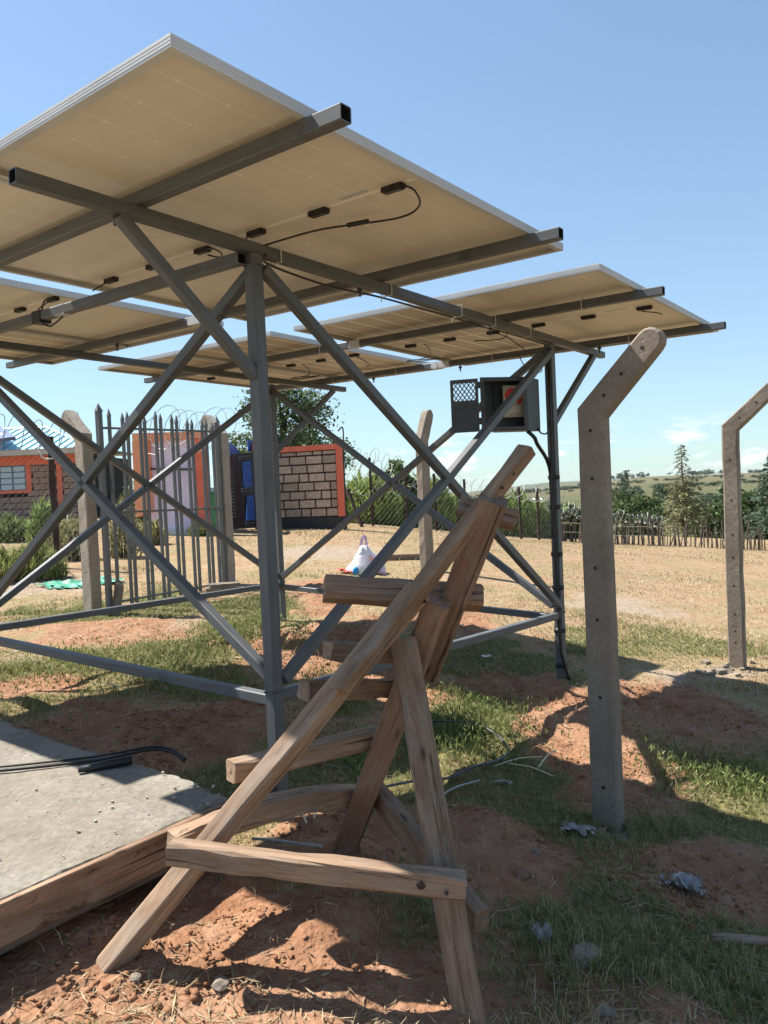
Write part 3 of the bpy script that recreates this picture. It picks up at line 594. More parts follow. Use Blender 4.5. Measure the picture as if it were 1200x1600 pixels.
for sg in (1, -1):
    for k in range(-12, 20):
        a0 = V((xx0 + k * st_, 0, zz0)); h_ = zz1 - zz0; w_h = h_ * .72 * sg
        t0, t1 = 0.0, 1.0
        for lim, hi in ((xx0, False), (xx1, True)):
            tt = (lim - a0.x) / w_h
            if (w_h > 0) == hi: t1 = min(t1, tt)
            else: t0 = max(t0, tt)
        if t1 - t0 > .04: b.tube([dmat @ V((a0.x + w_h * t0, .006, zz0 + h_ * t0)), dmat @ V((a0.x + w_h * t1, .006, zz0 + h_ * t1))], .0048, 4, cap=False)
t_local(b, 'lattice', M['cabinet'], door, False); 
for z in (.05, .30):
    b = MB(); b.tube([dmat @ V((.005, -.006, z)), dmat @ V((.005, -.006, z + .045))], .008, 8); t_local(b, 'hinge', M['steel_dark'], door)
b = MB(); b.tube(spline([cmat @ V((.06, .12, .0)), cmat @ V((.0, .10, -.05)), at(840, 695, 5.55), at(856, 722, 5.68), at(862, 760, 5.70), at(864, 840, 5.69)]), .014, 8)
t_local(b, 'cable_hose', M['black'], CB)
b = MB(); b.tube(spline([cmat @ V((-.005, .16, .02)), cmat @ V((-.02, .18, -.015)), cmat @ V((-.06, .20, -.012)), at(858, 655, 5.68), at(860, 600, 5.68)]), .006, 6); t_local(b, 'earth_wire', M['black'], CB)
# conduit down the right leg
rl = LEG['R']; CP = lambda z, dx=.0: V((rl.x - .022 + dx, rl.y - .050, z))
CD = thing('cable_conduit', 'black cable conduit taped down the right leg of the steel frame', 'conduit', CP(.1))
b = MB(); b.tube([CP(z) for z in (EYE + .98, EYE + .5, EYE, EYE - .4, EYE - .9)] + [CP(EYE - 1.25, .01), CP(EYE - 1.42, .05), CP(EYE - 1.6, .10)], .0125, 8); t_local(b, 'pipe', M['black'], CD)
for z in (.02, -.2, -.55, -.8, -1.12, -1.38):
    b = MB(); b.tube([CP(EYE + z, .018) + V((.0, .040, 0)), CP(EYE + z, .018) + V((0, .040, .03))], .045, 8); t_local(b, 'tape_band', M['black'], CD)

# ================================================================== TIMBER LADDER STAND
def rdir(p): return (p - CAM).normalized()
r1f = at(160, 1520, 2.15); r2f = at(530, 1338, 2.79); prf = at(742, 1640, 1.98)
LD_ = thing('timber_ladder', 'rough timber ladder trestle propped up in front of the steel frame', 'ladder', V((-.4, 2.4, ZG(-.4, 2.4))))
W1, W2, W3 = M['wood'], M['wood_pale'], M['wood_red']
def tim(name, p0, p1, w, h, mat, up=None, **k):
    mid = (p0 + p1) / 2; up = up or -(rdir(mid)); k.setdefault('ch', .006); k.setdefault('seg', 9); k.setdefault('jit', .0022)
    return bar(name, p0, p1, w, h, mat, LD_, up=up, **k)
# facing direction of the ladder plane (up and to the left-back)
r1t = at(823, 703, 2.42); r2t = at(776, 778, 2.38)
lad_n = (r1t - r1f).cross(r2f - r1f).normalized()
if lad_n.z < 0: lad_n = -lad_n
up1 = (lad_n + V((0, -.9, 0))).normalized()
tim('stringer', r1f - (r1t - r1f) * .02, at(655, 922, 2.345), .068, .060, W2, up=lad_n, seed=1)
tim('stringer', at(532, 1080, 2.23), at(823, 703, 2.36), .058, .042, W1, up=lad_n, seed=2, slant=-.4)
tim('stringer', r2f - V((0, 0, .03)), at(684, 940, 2.39), .085, .060, W3, seed=3)
tim('stringer', at(665, 1052, 2.58), at(772, 780, 2.30), .086, .07, W3, seed=4)
tim('rung', at(268, 1322, 2.29), at(556, 1243, 2.76), .070, .072, W2, up=V((0, 0, 1)), seed=5, bow=.035, jit=.004)
tim('rung', at(360, 1206, 2.33), at(592, 1150, 2.68), .066, .062, W2, up=V((0, 0, 1)), seed=6)
tim('rung', at(474, 1077, 2.37), at(640, 1075, 2.62), .062, .060, W1, up=V((0, 0, 1)), seed=7, jit=.006)
tim('rung', at(510, 1017, 2.40), at(665, 1022, 2.58), .062, .058, W1, up=V((0, 0, 1)), seed=8, jit=.006)
tim('rung', at(506, 920, 2.43), at(750, 934, 2.50), .085, .078, W3, up=V((0, .5, 1)), seed=9, ch=.014)
tim('rung', at(716, 790, 2.46), at(806, 814, 2.44), .06, .062, W3, up=V((0, .3, 1)), seed=10, ch=.008)
tim('prop', prf, at(630, 1000, 2.41), .084, .05, W1, seed=11)
tim('tie_beam', at(266, 1331, 2.125), at(727, 1384, 2.06), .056, .062, W2, up=V((0, 0, 1)), seed=12, jit=.004)
tim('tie_beam', at(588, 1238, 2.74), at(752, 1440, 2.19), .05, .08, W1, up=V((0, 0, 1)), seed=13, jit=.003)
p = at(658, 1382, 2.045); b = MB(); d = rdir(p); b.tube([p + d * .006, p - d * .004], .013, 10); b.tube([p - d * .004, p - d * .010], .008, 6); t_local(b, 'bolt_head', M['rust'], LD_)
for (x, y, Y) in ((698, 1396, 2.03), (583, 1003, 2.245), (650, 912, 2.305), (690, 862, 2.31), (625, 944, 2.27), (802, 740, 2.33), (785, 762, 2.31), (664, 940, 2.33)):
    p = at(x, y, Y); b = MB(); d = rdir(p); b.tube([p + d * .02, p - d * .003], .0055, 7); t_local(b, 'nail_head', M['rust'], LD_)

# ================================================================== CONCRETE SLAB
SZ = .42; C0 = onz(372, 1238, SZ); sA = V((SD.x, SD.y, 0)).normalized(); tA = V((TD.x, TD.y, 0)).normalized()
SL = thing('concrete_slab', 'raised concrete slab with a rough timber edge board, at the left', 'slab', V((C0.x, C0.y, G(C0.x, C0.y))))
def sl(s, t, z): p = C0 + sA * s + tA * t; return V((p.x, p.y, z))
Ls, Lt = 4.2, 3.2
def slab_mesh():
    ns, nt = 90, 80; vs_l = []; r = np.random.default_rng(5)
    us = np.linspace(0, 1, ns) ** 1.5 * Ls; ts = -np.linspace(0, 1, nt) ** 1.4 * Lt
    S, T = np.meshgrid(us, ts, indexing='ij'); x = C0.x + sA.x * S + tA.x * T; y = C0.y + sA.y * S + tA.y * T
    edge = np.minimum(S, -T); k = np.exp(-edge / .05)
    wob = fbm(x, y, 9, 3) * .05 * k; S2 = S + np.where(S < .02, np.abs(fbm(x, y, 12, 3)) * .018, 0); T2 = T - np.where(T > -.02, np.abs(fbm(x, y, 8, 4)) * .09 + .0, 0)
    crn = np.exp(-(S ** 2 + T ** 2) / .10 ** 2); S2 = S2 + crn * .012; T2 = T2 - crn * .012
    z = SZ + fbm(x, y, 1.5, 3) * .012 + fbm(x, y, 22, 3) * .004 * np.clip(1.4 - edge, .3, 1) - k * .010 + wob * .2 - crn * .012
    x = C0.x + sA.x * S2 + tA.x * T2; y = C0.y + sA.y * S2 + tA.y * T2
    vv = np.stack([x, y, z], -1); top = vv.reshape(-1, 3); F = []
    for i in range(ns - 1):
        for j in range(nt - 1): q = i * nt + j; F.append((q, q + 1, q + nt + 1, q + nt))
    per = [i * nt for i in range(ns)] + [(ns - 1) * nt + j for j in range(1, nt)] + [i * nt + nt - 1 for i in range(ns - 2, -1, -1)] + [j for j in range(nt - 2, 0, -1)]
    base = len(top); low = top[per].copy(); low[:, 2] = SZ - .12; allv = np.concatenate([top, low]); n_ = len(per)
    for k_ in range(n_): F.append((per[k_], per[(k_ + 1) % n_], base + (k_ + 1) % n_, base + k_))
    F.append(tuple(base + k_ for k_ in range(n_)))
    return allv, F
vv, F = slab_mesh(); me = mesh('slab_top', vv, F, M['slab'], smooth=True); o = link('slab_top', me, SL)
bm = bmesh.new(); bm.from_mesh(me); bmesh.ops.recalc_face_normals(bm, faces=bm.faces); bm.to_mesh(me); bm.free()
bar('edge_board', sl(-.016, -.03, SZ - .068), sl(-.016, -Lt, SZ - .068), .028, .118, M['board'], SL, ch=.003, seg=14, jit=.0015)
b = MB(); b.box((0, 0, 0), (1, 1, 1)); fv_ = [sl(.14, -.14, -.25), sl(Ls, -.14, -.25), sl(Ls, -Lt, -.25), sl(.14, -Lt, -.25), sl(.14, -.14, SZ - .121), sl(Ls, -.14, SZ - .121), sl(Ls, -Lt, SZ - .121), sl(.14, -Lt, SZ - .121)]
b.v = fv_; t_local(b, 'foundation', M['foundation'], SL, False)
rr = np.random.default_rng(77); b = MB()
for k in range(80):
    t_e = -abs(rr.normal(0, .25)) - .01; s_e = abs(rr.normal(0, .45)) + .005
    if k % 2: t_e, s_e = -abs(rr.normal(0, .7)) - .01, abs(rr.normal(0, .12)) + .005
    p = sl(s_e, t_e, SZ + .004); q = .0015 + .006 * rr.random() ** 4; b.box((-q, -q * .8, -q * .4), (q, q * .7, q * .6), 0, Matrix.Translation(p) @ Matrix.Rotation(rr.uniform(0, 6), 4, 'Z') @ Matrix.Rotation(rr.uniform(-.5, .5), 4, 'X'))
o = t_local(b, 'mortar_crumbs', M['crumb'], SL, False); o['kind'] = 'stuff'
bar('bearer', sl(.10, -.12, SZ - .165), sl(.10, -1.0, SZ - .165), .06, .08, M['wood_red'], SL)
cz = lambda x, y, dz=.012: onz(x, y, SZ + dz)
CBL = thing('power_cable', 'pair of black power cables lying across the concrete slab', 'cable', cz(100, 1192))
b = MB(); b.tube(spline([cz(-220, 1222), cz(-60, 1209), cz(0, 1204), cz(80, 1196), cz(150, 1188), cz(200, 1178, .03), cz(235, 1171, .03), cz(262, 1173, .02), cz(276, 1179, .008), cz(288, 1190, -.01)]), .0065, 7); t_local(b, 'cable', M['black'], CBL)
b = MB(); b.tube(spline([cz(-220, 1214, .01), cz(-60, 1202, .01), cz(0, 1198, .01), cz(80, 1190, .01), cz(150, 1182, .01), cz(205, 1172, .03), cz(240, 1167, .03), cz(268, 1171, .02), cz(290, 1186, .0)]), .005, 7); t_local(b, 'cable', M['black'], CBL)
b = MB(); b.tube([cz(122, 1203, .018), cz(165, 1195, .018), cz(206, 1187, .018)], .019, 10, rs=[.012, .019, .019]); tag(link('pipe_offcut', mesh('pipe_offcut', b.v, b.f, M['black'], b.m, True)), 'short black pipe offcut lying beside the cables on the slab', 'pipe')

# ================================================================== CRANKED CONCRETE POSTS
def crank_post(label, base, lean, H, arm, w, d, mat, ang=45, hole_z=(), arm_holes=(), rough=0.0, roundtip=True, rot=0.0):
    root = thing('concrete_post', label, 'concrete post', base, 'cranked concrete fence posts'); lean = V(lean); lean.z = 0; lean.normalize(); nr = V((lean.y, -lean.x, 0))
    a = math.radians(ang); ax = V((math.sin(a), math.cos(a))); pr = V((ax.y, -ax.x))  # in (lean, z) plane
    pts = []; hw = w / 2; k_in = math.tan(a / 2) * hw
    L = [(-hw * 1.08, -.35), (-hw, H + k_in * 1.0)]; R = [(hw * 1.08, -.35), (hw, H - k_in)]
    tipc = V((0, H)) + ax * (arm - hw)
    n_tip = 7; tip = []
    for i in range(n_tip + 1):
        th = math.pi * i / n_tip; v_ = tipc + (-pr) * math.cos(th) * hw * .92 + ax * math.sin(th) * hw * (.95 if roundtip else .35); tip.append((v_.x, v_.y))
    def dens(p, q, m): return [(p[0] + (q[0] - p[0]) * i / m, p[1] + (q[1] - p[1]) * i / m) for i in range(m)]
    left = dens(L[0], L[1], 16) + dens(L[1], tip[0], 5); right = dens(tip[-1], R[1], 5) + dens(R[1], R[0], 16) + [R[0]]
    poly = left + tip[:-1] + right; rr = random.Random(zlib.crc32(label.encode()) & 0xffff); cc = .010
    n_ = len(poly); b = MB(); hd = d / 2
    cen = []
    for i, (x, z) in enumerate(poly):
        px_, pz_ = poly[i - 1]; nx_, nz_ = poly[(i + 1) % n_]; tx, tz = nx_ - px_, nz_ - pz_; l = math.hypot(tx, tz) or 1; cen.append((tz / l, -tx / l))
    rings = []
    for (off, ins) in ((-hd, cc), (-hd + cc, 0), (hd - cc, 0), (hd, cc)):
        ring = []
        for i, (x, z) in enumerate(poly):
            j = rr.uniform(-rough, rough); x2 = x + cen[i][0] * ins + j; z2 = z + cen[i][1] * ins + (j if i not in (0, n_ - 1) else 0); ring.append(lean * x2 + nr * off + V((0, 0, z2)) + V((rr.uniform(-rough, rough) * .5, 0, 0)))
        rings.append(ring)
    for ring in rings: b.v += ring
    for q in range(3):
        for i in range(n_): b.f.append((q * n_ + i, q * n_ + (i + 1) % n_, (q + 1) * n_ + (i + 1) % n_, (q + 1) * n_ + i)); b.m.append(0)
    # caps as strips between the left and right outlines
    m = len(left) + n_tip // 2
    for q, rev in ((0, False), (3, True)):
        i, j = 0, n_ - 1
        while i + 1 < j:
            f = (q * n_ + i, q * n_ + i + 1, q * n_ + j - 1, q * n_ + j) if i + 1 < j - 1 else (q * n_ + i, q * n_ + i + 1, q * n_ + j)
            b.f.append(tuple(reversed(f)) if not rev else f); b.m.append(0); i += 1; j -= 1
    me = mesh('shaft', b.v, b.f, mat, b.m); bm = bmesh.new(); bm.from_mesh(me); bmesh.ops.recalc_face_normals(bm, faces=bm.faces); bm.to_mesh(me); bm.free()
    o = bpy.data.objects.new('shaft', me); COL.objects.link(o); o.parent = root
    for face in (-1, 1):
        for hz in list(hole_z) + [-h for h in arm_holes]:
            if hz >= 0: c = V((0, 0, hz)); 
            else: q = V((0, H)) + ax * (-hz); c = lean * q.x + V((0, 0, q.y))
            b = MB(); k = 10; nn = nr * face; up = V((0, 0, 1)); aa = up.cross(nn)
            b.v = [c + nn * (hd + .0015) + (aa * math.cos(2 * math.pi * i / k) + up * math.sin(2 * math.pi * i / k)) * .0085 for i in range(k)] + [c + nn * (hd - .03) + (aa * math.cos(2 * math.pi * i / k) + up * math.sin(2 * math.pi * i / k)) * .007 for i in range(k)]
            b.f = [tuple(range(k))] + [(i, (i + 1) % k, k + (i + 1) % k, k + i) for i in range(k)]; b.m = [0] * len(b.f)
            o2 = bpy.data.objects.new('dark_hole_disc', mesh('dark_hole_disc', b.v, b.f, M['hollow'], b.m)); COL.objects.link(o2); o2.parent = root  # near-black disc on the face, painting the shade of a wire hole
    return root
def pbase(x, y, Y):
    p = at(x, y, Y); return V((p.x, p.y, p.z))
crank_post('smooth cranked concrete post nearest the camera, right of the steel frame', pbase(951, 1292, 3.55), -SD, 1.93, .46, .125, .082, M['post'], 44, (.20, .62, .98, 1.22, 1.63, 1.85), (.10, .22, .36), .0012)
crank_post('cranked concrete post at the right edge, its tip cut off by the photo', pbase(1153, 1046, 6.75), -SD, 2.13, .52, .125, .10, M['post'], 48, (.25, .35, .5, .75, 1.0, 1.2, 1.5, 1.85), (.12, .3), .004)
crank_post('cranked concrete post standing alone on the dry grass behind the ladder', pbase(668, 893, 11.5), TD, 1.97, .50, .19, .12, M['post'], 24, (.5, 1.2), (.2,), .005)
crank_post('rough flaking cranked concrete post left of the spiked gate', pbase(146, 962, 8.6), SD, 2.0, .48, .17, .13, M['post_rough'], 48, (.5, 1.2), (), .007, False)
crank_post('rough cranked concrete post right of the spiked gate', pbase(357, 915, 10.3), SD, 2.0, .46, .17, .13, M['post_rough'], 48, (.5, 1.2), (), .008, False)

# ================================================================== SPIKED GATE
ga, gb_ = at(176, 948, 8.55), at(347, 914, 10.15); ga.z = ZG(ga.x, ga.y); gb_.z = ZG(gb_.x, gb_.y)
GT = thing('spiked_gate', 'grey steel yard gate of spear topped bars between two concrete posts', 'gate', ga)
GS = M['gate_steel']
def gp(x, y):  # on the gate's own vertical plane
    d = ray(x, y); nrm = (gb_ - ga).cross(V((0, 0, 1))); t = (ga - CAM).dot(nrm) / d.dot(nrm); return CAM + d * t
gd = (gb_ - ga); gd.z = 0; gd.normalize(); gn = V((gd.y, -gd.x, 0))
def spear(x0, y0, x1, y1, w=.030, name='bar'):
    p1, p0 = gp(x0, y0), gp(x1, y1); b = MB(); h = (p1 - p0).length; sh = .09; mw = frame(p0, p1, gn)
    W = w / 2; sec = [(-W, -W), (W, -W), (W, W), (-W, W)]
    for x_, k in ((0, 1), (h - sh, 1), (h - sh, 1.55), (h, .05)): b.v += [V((x_, y_ * k, z_ * (k if k < 1.2 else 1.0))) for y_, z_ in sec]
    for i in range(3):
        for q in range(4): b.f.append((i * 4 + q, i * 4 + (q + 1) % 4, (i + 1) * 4 + (q + 1) % 4, (i + 1) * 4 + q)); b.m.append(0)
    b.f += [(3, 2, 1, 0), (12, 13, 14, 15)]; b.m += [0, 0]
    return b.obj(name, GS, GT, mw)
spear(153, 630, 172, 962, .055, 'gate_post'); spear(338, 650, 352, 915, .05, 'gate_post')
tops = [(169.5, 638), (190.5, 644), (198, 642), (218, 648), (225, 648), (242, 641), (250, 645), (267.5, 646), (275, 648), (292, 653), (299, 654), (315, 656), (321, 654), (331, 658)]
for i, (x, y) in enumerate(tops):
    yb = 943 - (x - 170) * .165 + 3; xb = x + (yb - y) * .053; spear(x, y, xb, yb)
for (x0, y0, x1, y1) in ((156, 668, 337, 674), (166, 801, 345, 794), (178, 942, 350, 911)):
    p0, p1 = gp(x0, y0), gp(x1, y1); bar('cross_rail', p0 + gn * -.026, p1 + gn * -.026, .022, .026, GS, GT)
b = MB(); p0 = gp(178, 905); p1 = gp(172, 950)
bar('gate_wedge', gp(181, 912) + gn * .06, gp(174, 962) + gn * .06, .09, .05, M['stone'], GT, jit=.008, seg=4)

# ================================================================== RAZOR WIRE AND CHAIN LINK FENCES
def helix(p0, p1, r, turns, rad, seed=0, k=16):
    rr = random.Random(seed); p0 = V(p0); p1 = V(p1); d = (p1 - p0).normalized(); u = V((0, 0, 1)); w_ = d.cross(u).normalized(); pts = []
    n_ = int(turns * k)
    for i in range(n_ + 1):
        t = i / n_; a = 2 * math.pi * turns * t; q = 1 + .18 * math.sin(a * .37 + seed); pts.append(p0 + (p1 - p0) * t + (w_ * math.cos(a) + u * math.sin(a)) * r * q + d * math.sin(a) * r * .35 + V((0, 0, .05 * math.sin(a * .21 + seed))))
    return pts
def barbs(b, pts, step, s):
    for i in range(0, len(pts) - 1, step):
        p = pts[i]; t = (pts[i + 1] - p).normalized(); o = t.orthogonal().normalized() * s; b.add([p - t * s, p + o, p + t * s, p - o], [(0, 1, 2, 3)])
def mesh_wire(b, p0, p1, h, sp_, rad, drop0=0.0):
    p0 = V(p0); p1 = V(p1); L = (p1 - p0).length; d = (p1 - p0) / L
    n_ = int((L + h) / sp_)
    for k in range(n_):
        x0 = k * sp_ - h
        for s_ in (1, -1):
            a0, a1 = x0, x0 + h; z0, z1 = (0, h) if s_ == 1 else (h, 0)
            c0, c1 = max(a0, 0), min(a1, L)
            if c1 - c0 < .02: continue
            f = lambda x: z0 + (z1 - z0) * (x - a0) / h
            q0, q1 = p0 + d * c0 + V((0, 0, f(c0))), p0 + d * c1 + V((0, 0, f(c1)))
            m = max(2, int((c1 - c0) / .5)); b.tube([q0 + (q1 - q0) * i / m for i in range(m + 1)], rad, 3, cap=False)
def gpt(x, Y, y=800):
    p = at(x, y, Y); return V((p.x, p.y, ZG(p.x, p.y)))
# left fence
f0, f1 = gpt(-130, 11.6), gpt(98, 12.2)
FL = thing('chain_link_fence', 'chain link fence with a dark timber post left of the gate', 'fence', f1)
fpost = at(88, 850, 12.0); fpb = V((fpost.x, fpost.y, ZG(fpost.x, fpost.y)))
bar('fence_post', fpb - V((0, 0, .2)), at(78, 682, 12.0), .085, .085, M['rust'], FL, ch=.02, seg=6, jit=.006)
b = MB(); e1 = gpt(140, 12.3); mesh_wire(b, f0 + V((0, 0, .1)), e1 + V((0, 0, .1)), 1.75, .10, .0018); o = t_local(b, 'wire_mesh', M['wire'], FL, False); o['kind'] = 'stuff'
b = MB(); pts = helix(f0 + V((0, 0, 2.1)), e1 + V((0, 0, 2.1)), .28, 9, .006, 2); b.tube(pts, .006, 4); barbs(b, pts, 2, .013); t_local(b, 'razor_wire', M['wire'], FL, False)
b = MB(); b.tube(spline([at(62, 705, 11.95), at(66, 714, 11.95), at(74, 717, 11.95), at(88, 715, 11.95)]), .012, 6); t_local(b, 'wire_tie', M['tie'], FL)
# coil above the gate
b = MB(); pts = helix(gp(215, 668) + V((0, .5, 0)), gp(345, 668) + V((0, .5, 0)), .26, 8, .006, 5); b.tube(pts, .0042, 4); barbs(b, pts, 2, .009)
tag(link('razor_wire_coil', mesh('razor_wire_coil', b.v, b.f, M['wire'], b.m)), 'coil of razor wire looping above the spiked gate', 'razor wire')
# back fence
fx = [(545, 22.0), (582, 22.3), (637, 23.0), (681, 23.5), (728, 24.3), (770, 25.0), (813, 25.8), (841, 26.3), (872, 27.0)]
FB = thing('chain_link_fence', 'chain link fence with dark steel posts and razor wire running right from the brick wall', 'fence', gpt(582, 22.3))
fpts = [gpt(x, Y) for x, Y in fx]
for i, p in enumerate(fpts[1:], 1): bar('fence_post', p - V((0, 0, .2)), p + V((-.02, 0, 1.75 if i > 1 else 2.0)), .075, .075, M['rust'], FB, ch=.01)
b = MB()
for i in range(len(fpts) - 1): mesh_wire(b, fpts[i], fpts[i + 1], 1.5, .16, .0011)
o = t_local(b, 'wire_mesh', M['wire'], FB, False); o['kind'] = 'stuff'
b = MB()
for i in range(len(fpts) - 1):
    hh = 1.85 if i < 2 else 1.55
    pts = helix(fpts[i] + V((0, 0, hh)), fpts[i + 1] + V((0, 0, hh)), .34 if i < 3 else .26, 3.2, .006, i); b.tube(pts, .007, 4); barbs(b, pts, 2, .018)
pts = helix(fpts[0] + V((0, -.3, 1.4)), fpts[2] + V((0, -.3, 1.5)), .45, 5, .006, 4); b.tube(pts, .007, 4); barbs(b, pts, 2, .018)
t_local(b, 'razor_wire', M['wire'], FB, False)
pa = gpt(565, 21.5); bar('stay_pole', pa, at(543, 765, 21.8), .08, .08, M['rust'], FB)
pp = at(537, 700, 20.6); b = MB(); b.tube(spline([pp, at(536, 672, 20.6), at(533, 668, 20.6), at(528, 674, 20.6)]), .02, 6); t_local(b, 'bracket', M['rust'], FB)
# stick fence
sx0, sx1 = gpt(868, 26.6), gpt(1036, 27.5); sx2 = gpt(1215, 27.0)
SF = thing('stick_fence', 'fence of upright sticks with coiled razor wire beyond the dry grass field', 'fence', sx0)
stick_meshes = []
def stick_mesh(seed, h, r):
    rr = random.Random(seed); b = MB(); p = V((0, 0, -.15)); pts = [p.copy()]; 
    for i in range(4): p = p + V((rr.uniform(-.03, .03), rr.uniform(-.02, .02), (h + .15) / 4)); pts.append(p.copy())
    b.tube(pts, r, 5, rs=[r * 1.1, r, r * .95, r * .8, r * .6]); return mesh('stick', b.v, b.f, M['stick'], b.m)
stick_meshes = [stick_mesh(i, .84 + .10 * (i % 3), .026 + .006 * (i % 2)) for i in range(6)]
rr = random.Random(11)
for i in range(62):
    t = i / 61; p = sx0 + (sx1 - sx0) * t; z = ZG(p.x, p.y); o = link('stick', rr.choice(stick_meshes), SF, Matrix.Translation((p.x + rr.uniform(-.06, .06), p.y + rr.uniform(-.08, .08), z)) @ Matrix.Rotation(rr.uniform(-.09, .09), 4, 'Y') @ Matrix.Scale(rr.uniform(.8, 1.12), 4) @ Matrix.Rotation(rr.uniform(0, 6), 4, 'Z'))
for i in range(56):
    t = (i + rr.random() * .6) / 56; p = sx1 + (sx2 - sx1) * t; z = ZG(p.x, p.y); tl = rr.uniform(-.06, .06) if rr.random() < .75 else rr.uniform(.1, .45)
    o = link('stick', rr.choice(stick_meshes), SF, Matrix.Translation((p.x, p.y + rr.uniform(-.2, .2), z)) @ Matrix.Rotation(tl, 4, 'Y') @ Matrix.Rotation(rr.uniform(0, 6), 4, 'Z') @ Matrix.Scale(rr.uniform(.55, 1.05), 4))
for hh in (.3, .62):
    b = MB(); b.tube(spline([sx0 + (sx1 - sx0) * t + V((0, -.05, hh + .03 * math.sin(t * 9))) for t in np.linspace(0, 1, 8)], 2), .013, 5); t_local(b, 'cross_stick', M['straw'], SF)
b = MB(); pts = helix(sx0 + V((0, 0, 1.02)), sx1 + V((0, 0, .88)), .17, 22, .006, 3, 12); b.tube(pts, .010, 4); barbs(b, pts, 2, .035)
pts = helix(sx0 + V((-.3, 0, 1.3)), sx0 + (sx1 - sx0) * .3 + V((0, 0, 1.05)), .24, 7, .006, 6, 12); b.tube(pts, .010, 4); t_local(b, 'razor_wire', M['wire'], SF, False)

# ================================================================== BRICK WALL, GATE, PILLARS
def wall_px(x0, x1, yb, yt, Y0, Y1=None):
    Y1 = Y1 or Y0; a_, b_2 = at(x0, yb, Y0), at(x1, yb - (x1 - x0) * .045 * 0, Y1); return a_, b_2
wl_a = at(408, 828, 20.6); wl_b = at(540, 823, 19.9); wz = ZG((wl_a.x + wl_b.x) / 2, 20.2) ; wl_a.z = wl_b.z = wz
WH = 2.18; wdir = (wl_b - wl_a); wdir.z = 0; WL = wdir.length; wdir.normalize(); wnr = V((wdir.y, -wdir.x, 0))
wm = Matrix(((wdir.x, -wnr.x, 0, wl_a.x), (wdir.y, -wnr.y, 0, wl_a.y), (0, 0, 1, wz), (0, 0, 0, 1)))   # x along, y away from viewer
BW = thing('brick_wall', 'tan block wall with black joints framed in orange paint', 'wall', wl_a)
def wbox(name, lo, hi, mat, par=None, root=BW, mw=wm):
    b = MB(); b.box(lo, hi, 0, mw); return t_local(b, name, mat, par or root, False)
wbox('backing', (.0, .02, -.15), (WL - .02, .20, WH - .02), M['mortar'])
wbox('base_band', (.0, -.03, -.12), (WL, .0195, .30), M['black_paint'])
wbox('top_band', (.0, -.035, WH - .14), (WL, .23, WH), M['orange']); wbox('side_band', (WL - .17, -.035, .302), (WL, .019, WH - .142), M['orange'])
bx1 = WL - .172; y = .305; row = 0; rr = random.Random(4)
bmeshes = {}
while y < WH - .16:
    h = min(.228, WH - .144 - y); x = -.2 if row % 2 else 0.0
    while x < bx1 - .03:
        L = rr.choice((.46, .46, .44, .27)); x0 = max(x, 0); x1 = min(x + L, bx1)
        if x1 - x0 > .05 and h > .06:
            key = (round(x1 - x0, 2), round(h, 2))
            if key not in bmeshes:
                b = MB(); l_ = key[0] / 2 - .017; hh = key[1] / 2 - .016; e_ = .008
                b.v = [V(q) for q in ((-l_, 0, -hh), (l_, 0, -hh), (l_, 0, hh), (-l_, 0, hh), (-l_ + e_, -.03, -hh + e_), (l_ - e_, -.03, -hh + e_), (l_ - e_, -.03, hh - e_), (-l_ + e_, -.03, hh - e_))]
                b.f = [(4, 5, 6, 7), (0, 1, 5, 4), (1, 2, 6, 5), (2, 3, 7, 6), (3, 0, 4, 7)]; b.m = [0] * 5; bmeshes[key] = mesh('brick', b.v, b.f, M['brick'])
            link('brick', bmeshes[key], BW, wm @ Matrix.Translation(((x0 + x1) / 2, .021 + rr.uniform(-.003, .003), y + h / 2)))
        x += L
    y += .23; row += 1
# left pillar of the wall
wl_p = at(401, 832, 20.4); 
PLR = thing('gate_pillar', 'narrow orange gate pillar between the blue door and the block wall', 'pillar', V((wl_p.x, wl_p.y, wz)))
pm_ = Matrix.Translation((wl_p.x, wl_p.y, wz)) @ Matrix.Rotation(-.05, 4, 'Z')
b = MB(); b.box((0, 0, -.1), (.20, .3, 2.30), 0, pm_); b.box((-.03, -.02, -.1), (-.001, .3, 2.32), 1, pm_); t_local(b, 'shaft', [M['orange'], M['black_paint']], PLR, False)
b = MB(); b.box((.0, .05, 2.301), (.1, .16, 2.40), 0, pm_); b.box((.08, .07, 2.301), (.14, .15, 2.44), 0, pm_); t_local(b, 'broken_top', M['skin_tan'], PLR, False)
# blue and black steel door
dr_a, dr_b = at(384, 830, 20.3), at(403, 830, 20.4)
SG = thing('steel_door', 'black steel door with two blue panels standing open by the pillar', 'door', V((dr_a.x, dr_a.y, wz)))
def prism_px(name, quad, Y0, Y1, depth, mat, par):
    xs_ = [q[0] for q in quad]; a_, b_2 = min(xs_), max(xs_)
    pts = [at(x, y, Y0 + (Y1 - Y0) * (x - a_) / max(1e-6, b_2 - a_)) for x, y in quad]; nrm = (pts[1] - pts[0]).cross(pts[2] - pts[0]).normalized()
    if nrm.y < 0: nrm = -nrm
    b = MB(); k = len(quad); b.v = pts + [p + nrm * depth for p in pts]; b.f = [tuple(range(k)), tuple(reversed(range(k, 2 * k)))] + [(i, k + i, k + (i + 1) % k, (i + 1) % k) for i in range(k)]; b.m = [0] * len(b.f)
    me = mesh(name, b.v, b.f, mat); bm = bmesh.new(); bm.from_mesh(me); bmesh.ops.recalc_face_normals(bm, faces=bm.faces); bm.to_mesh(me); bm.free()
    inv = wmat(par).inverted()
    for v in me.vertices: v.co = inv @ v.co
    o = bpy.data.objects.new(name, me); COL.objects.link(o); o.parent = par; return o
prism_px('door_leaf', [(371, 709), (399, 706), (408, 824), (383, 826)], 20.2, 20.45, .05, M['black_paint'], SG)
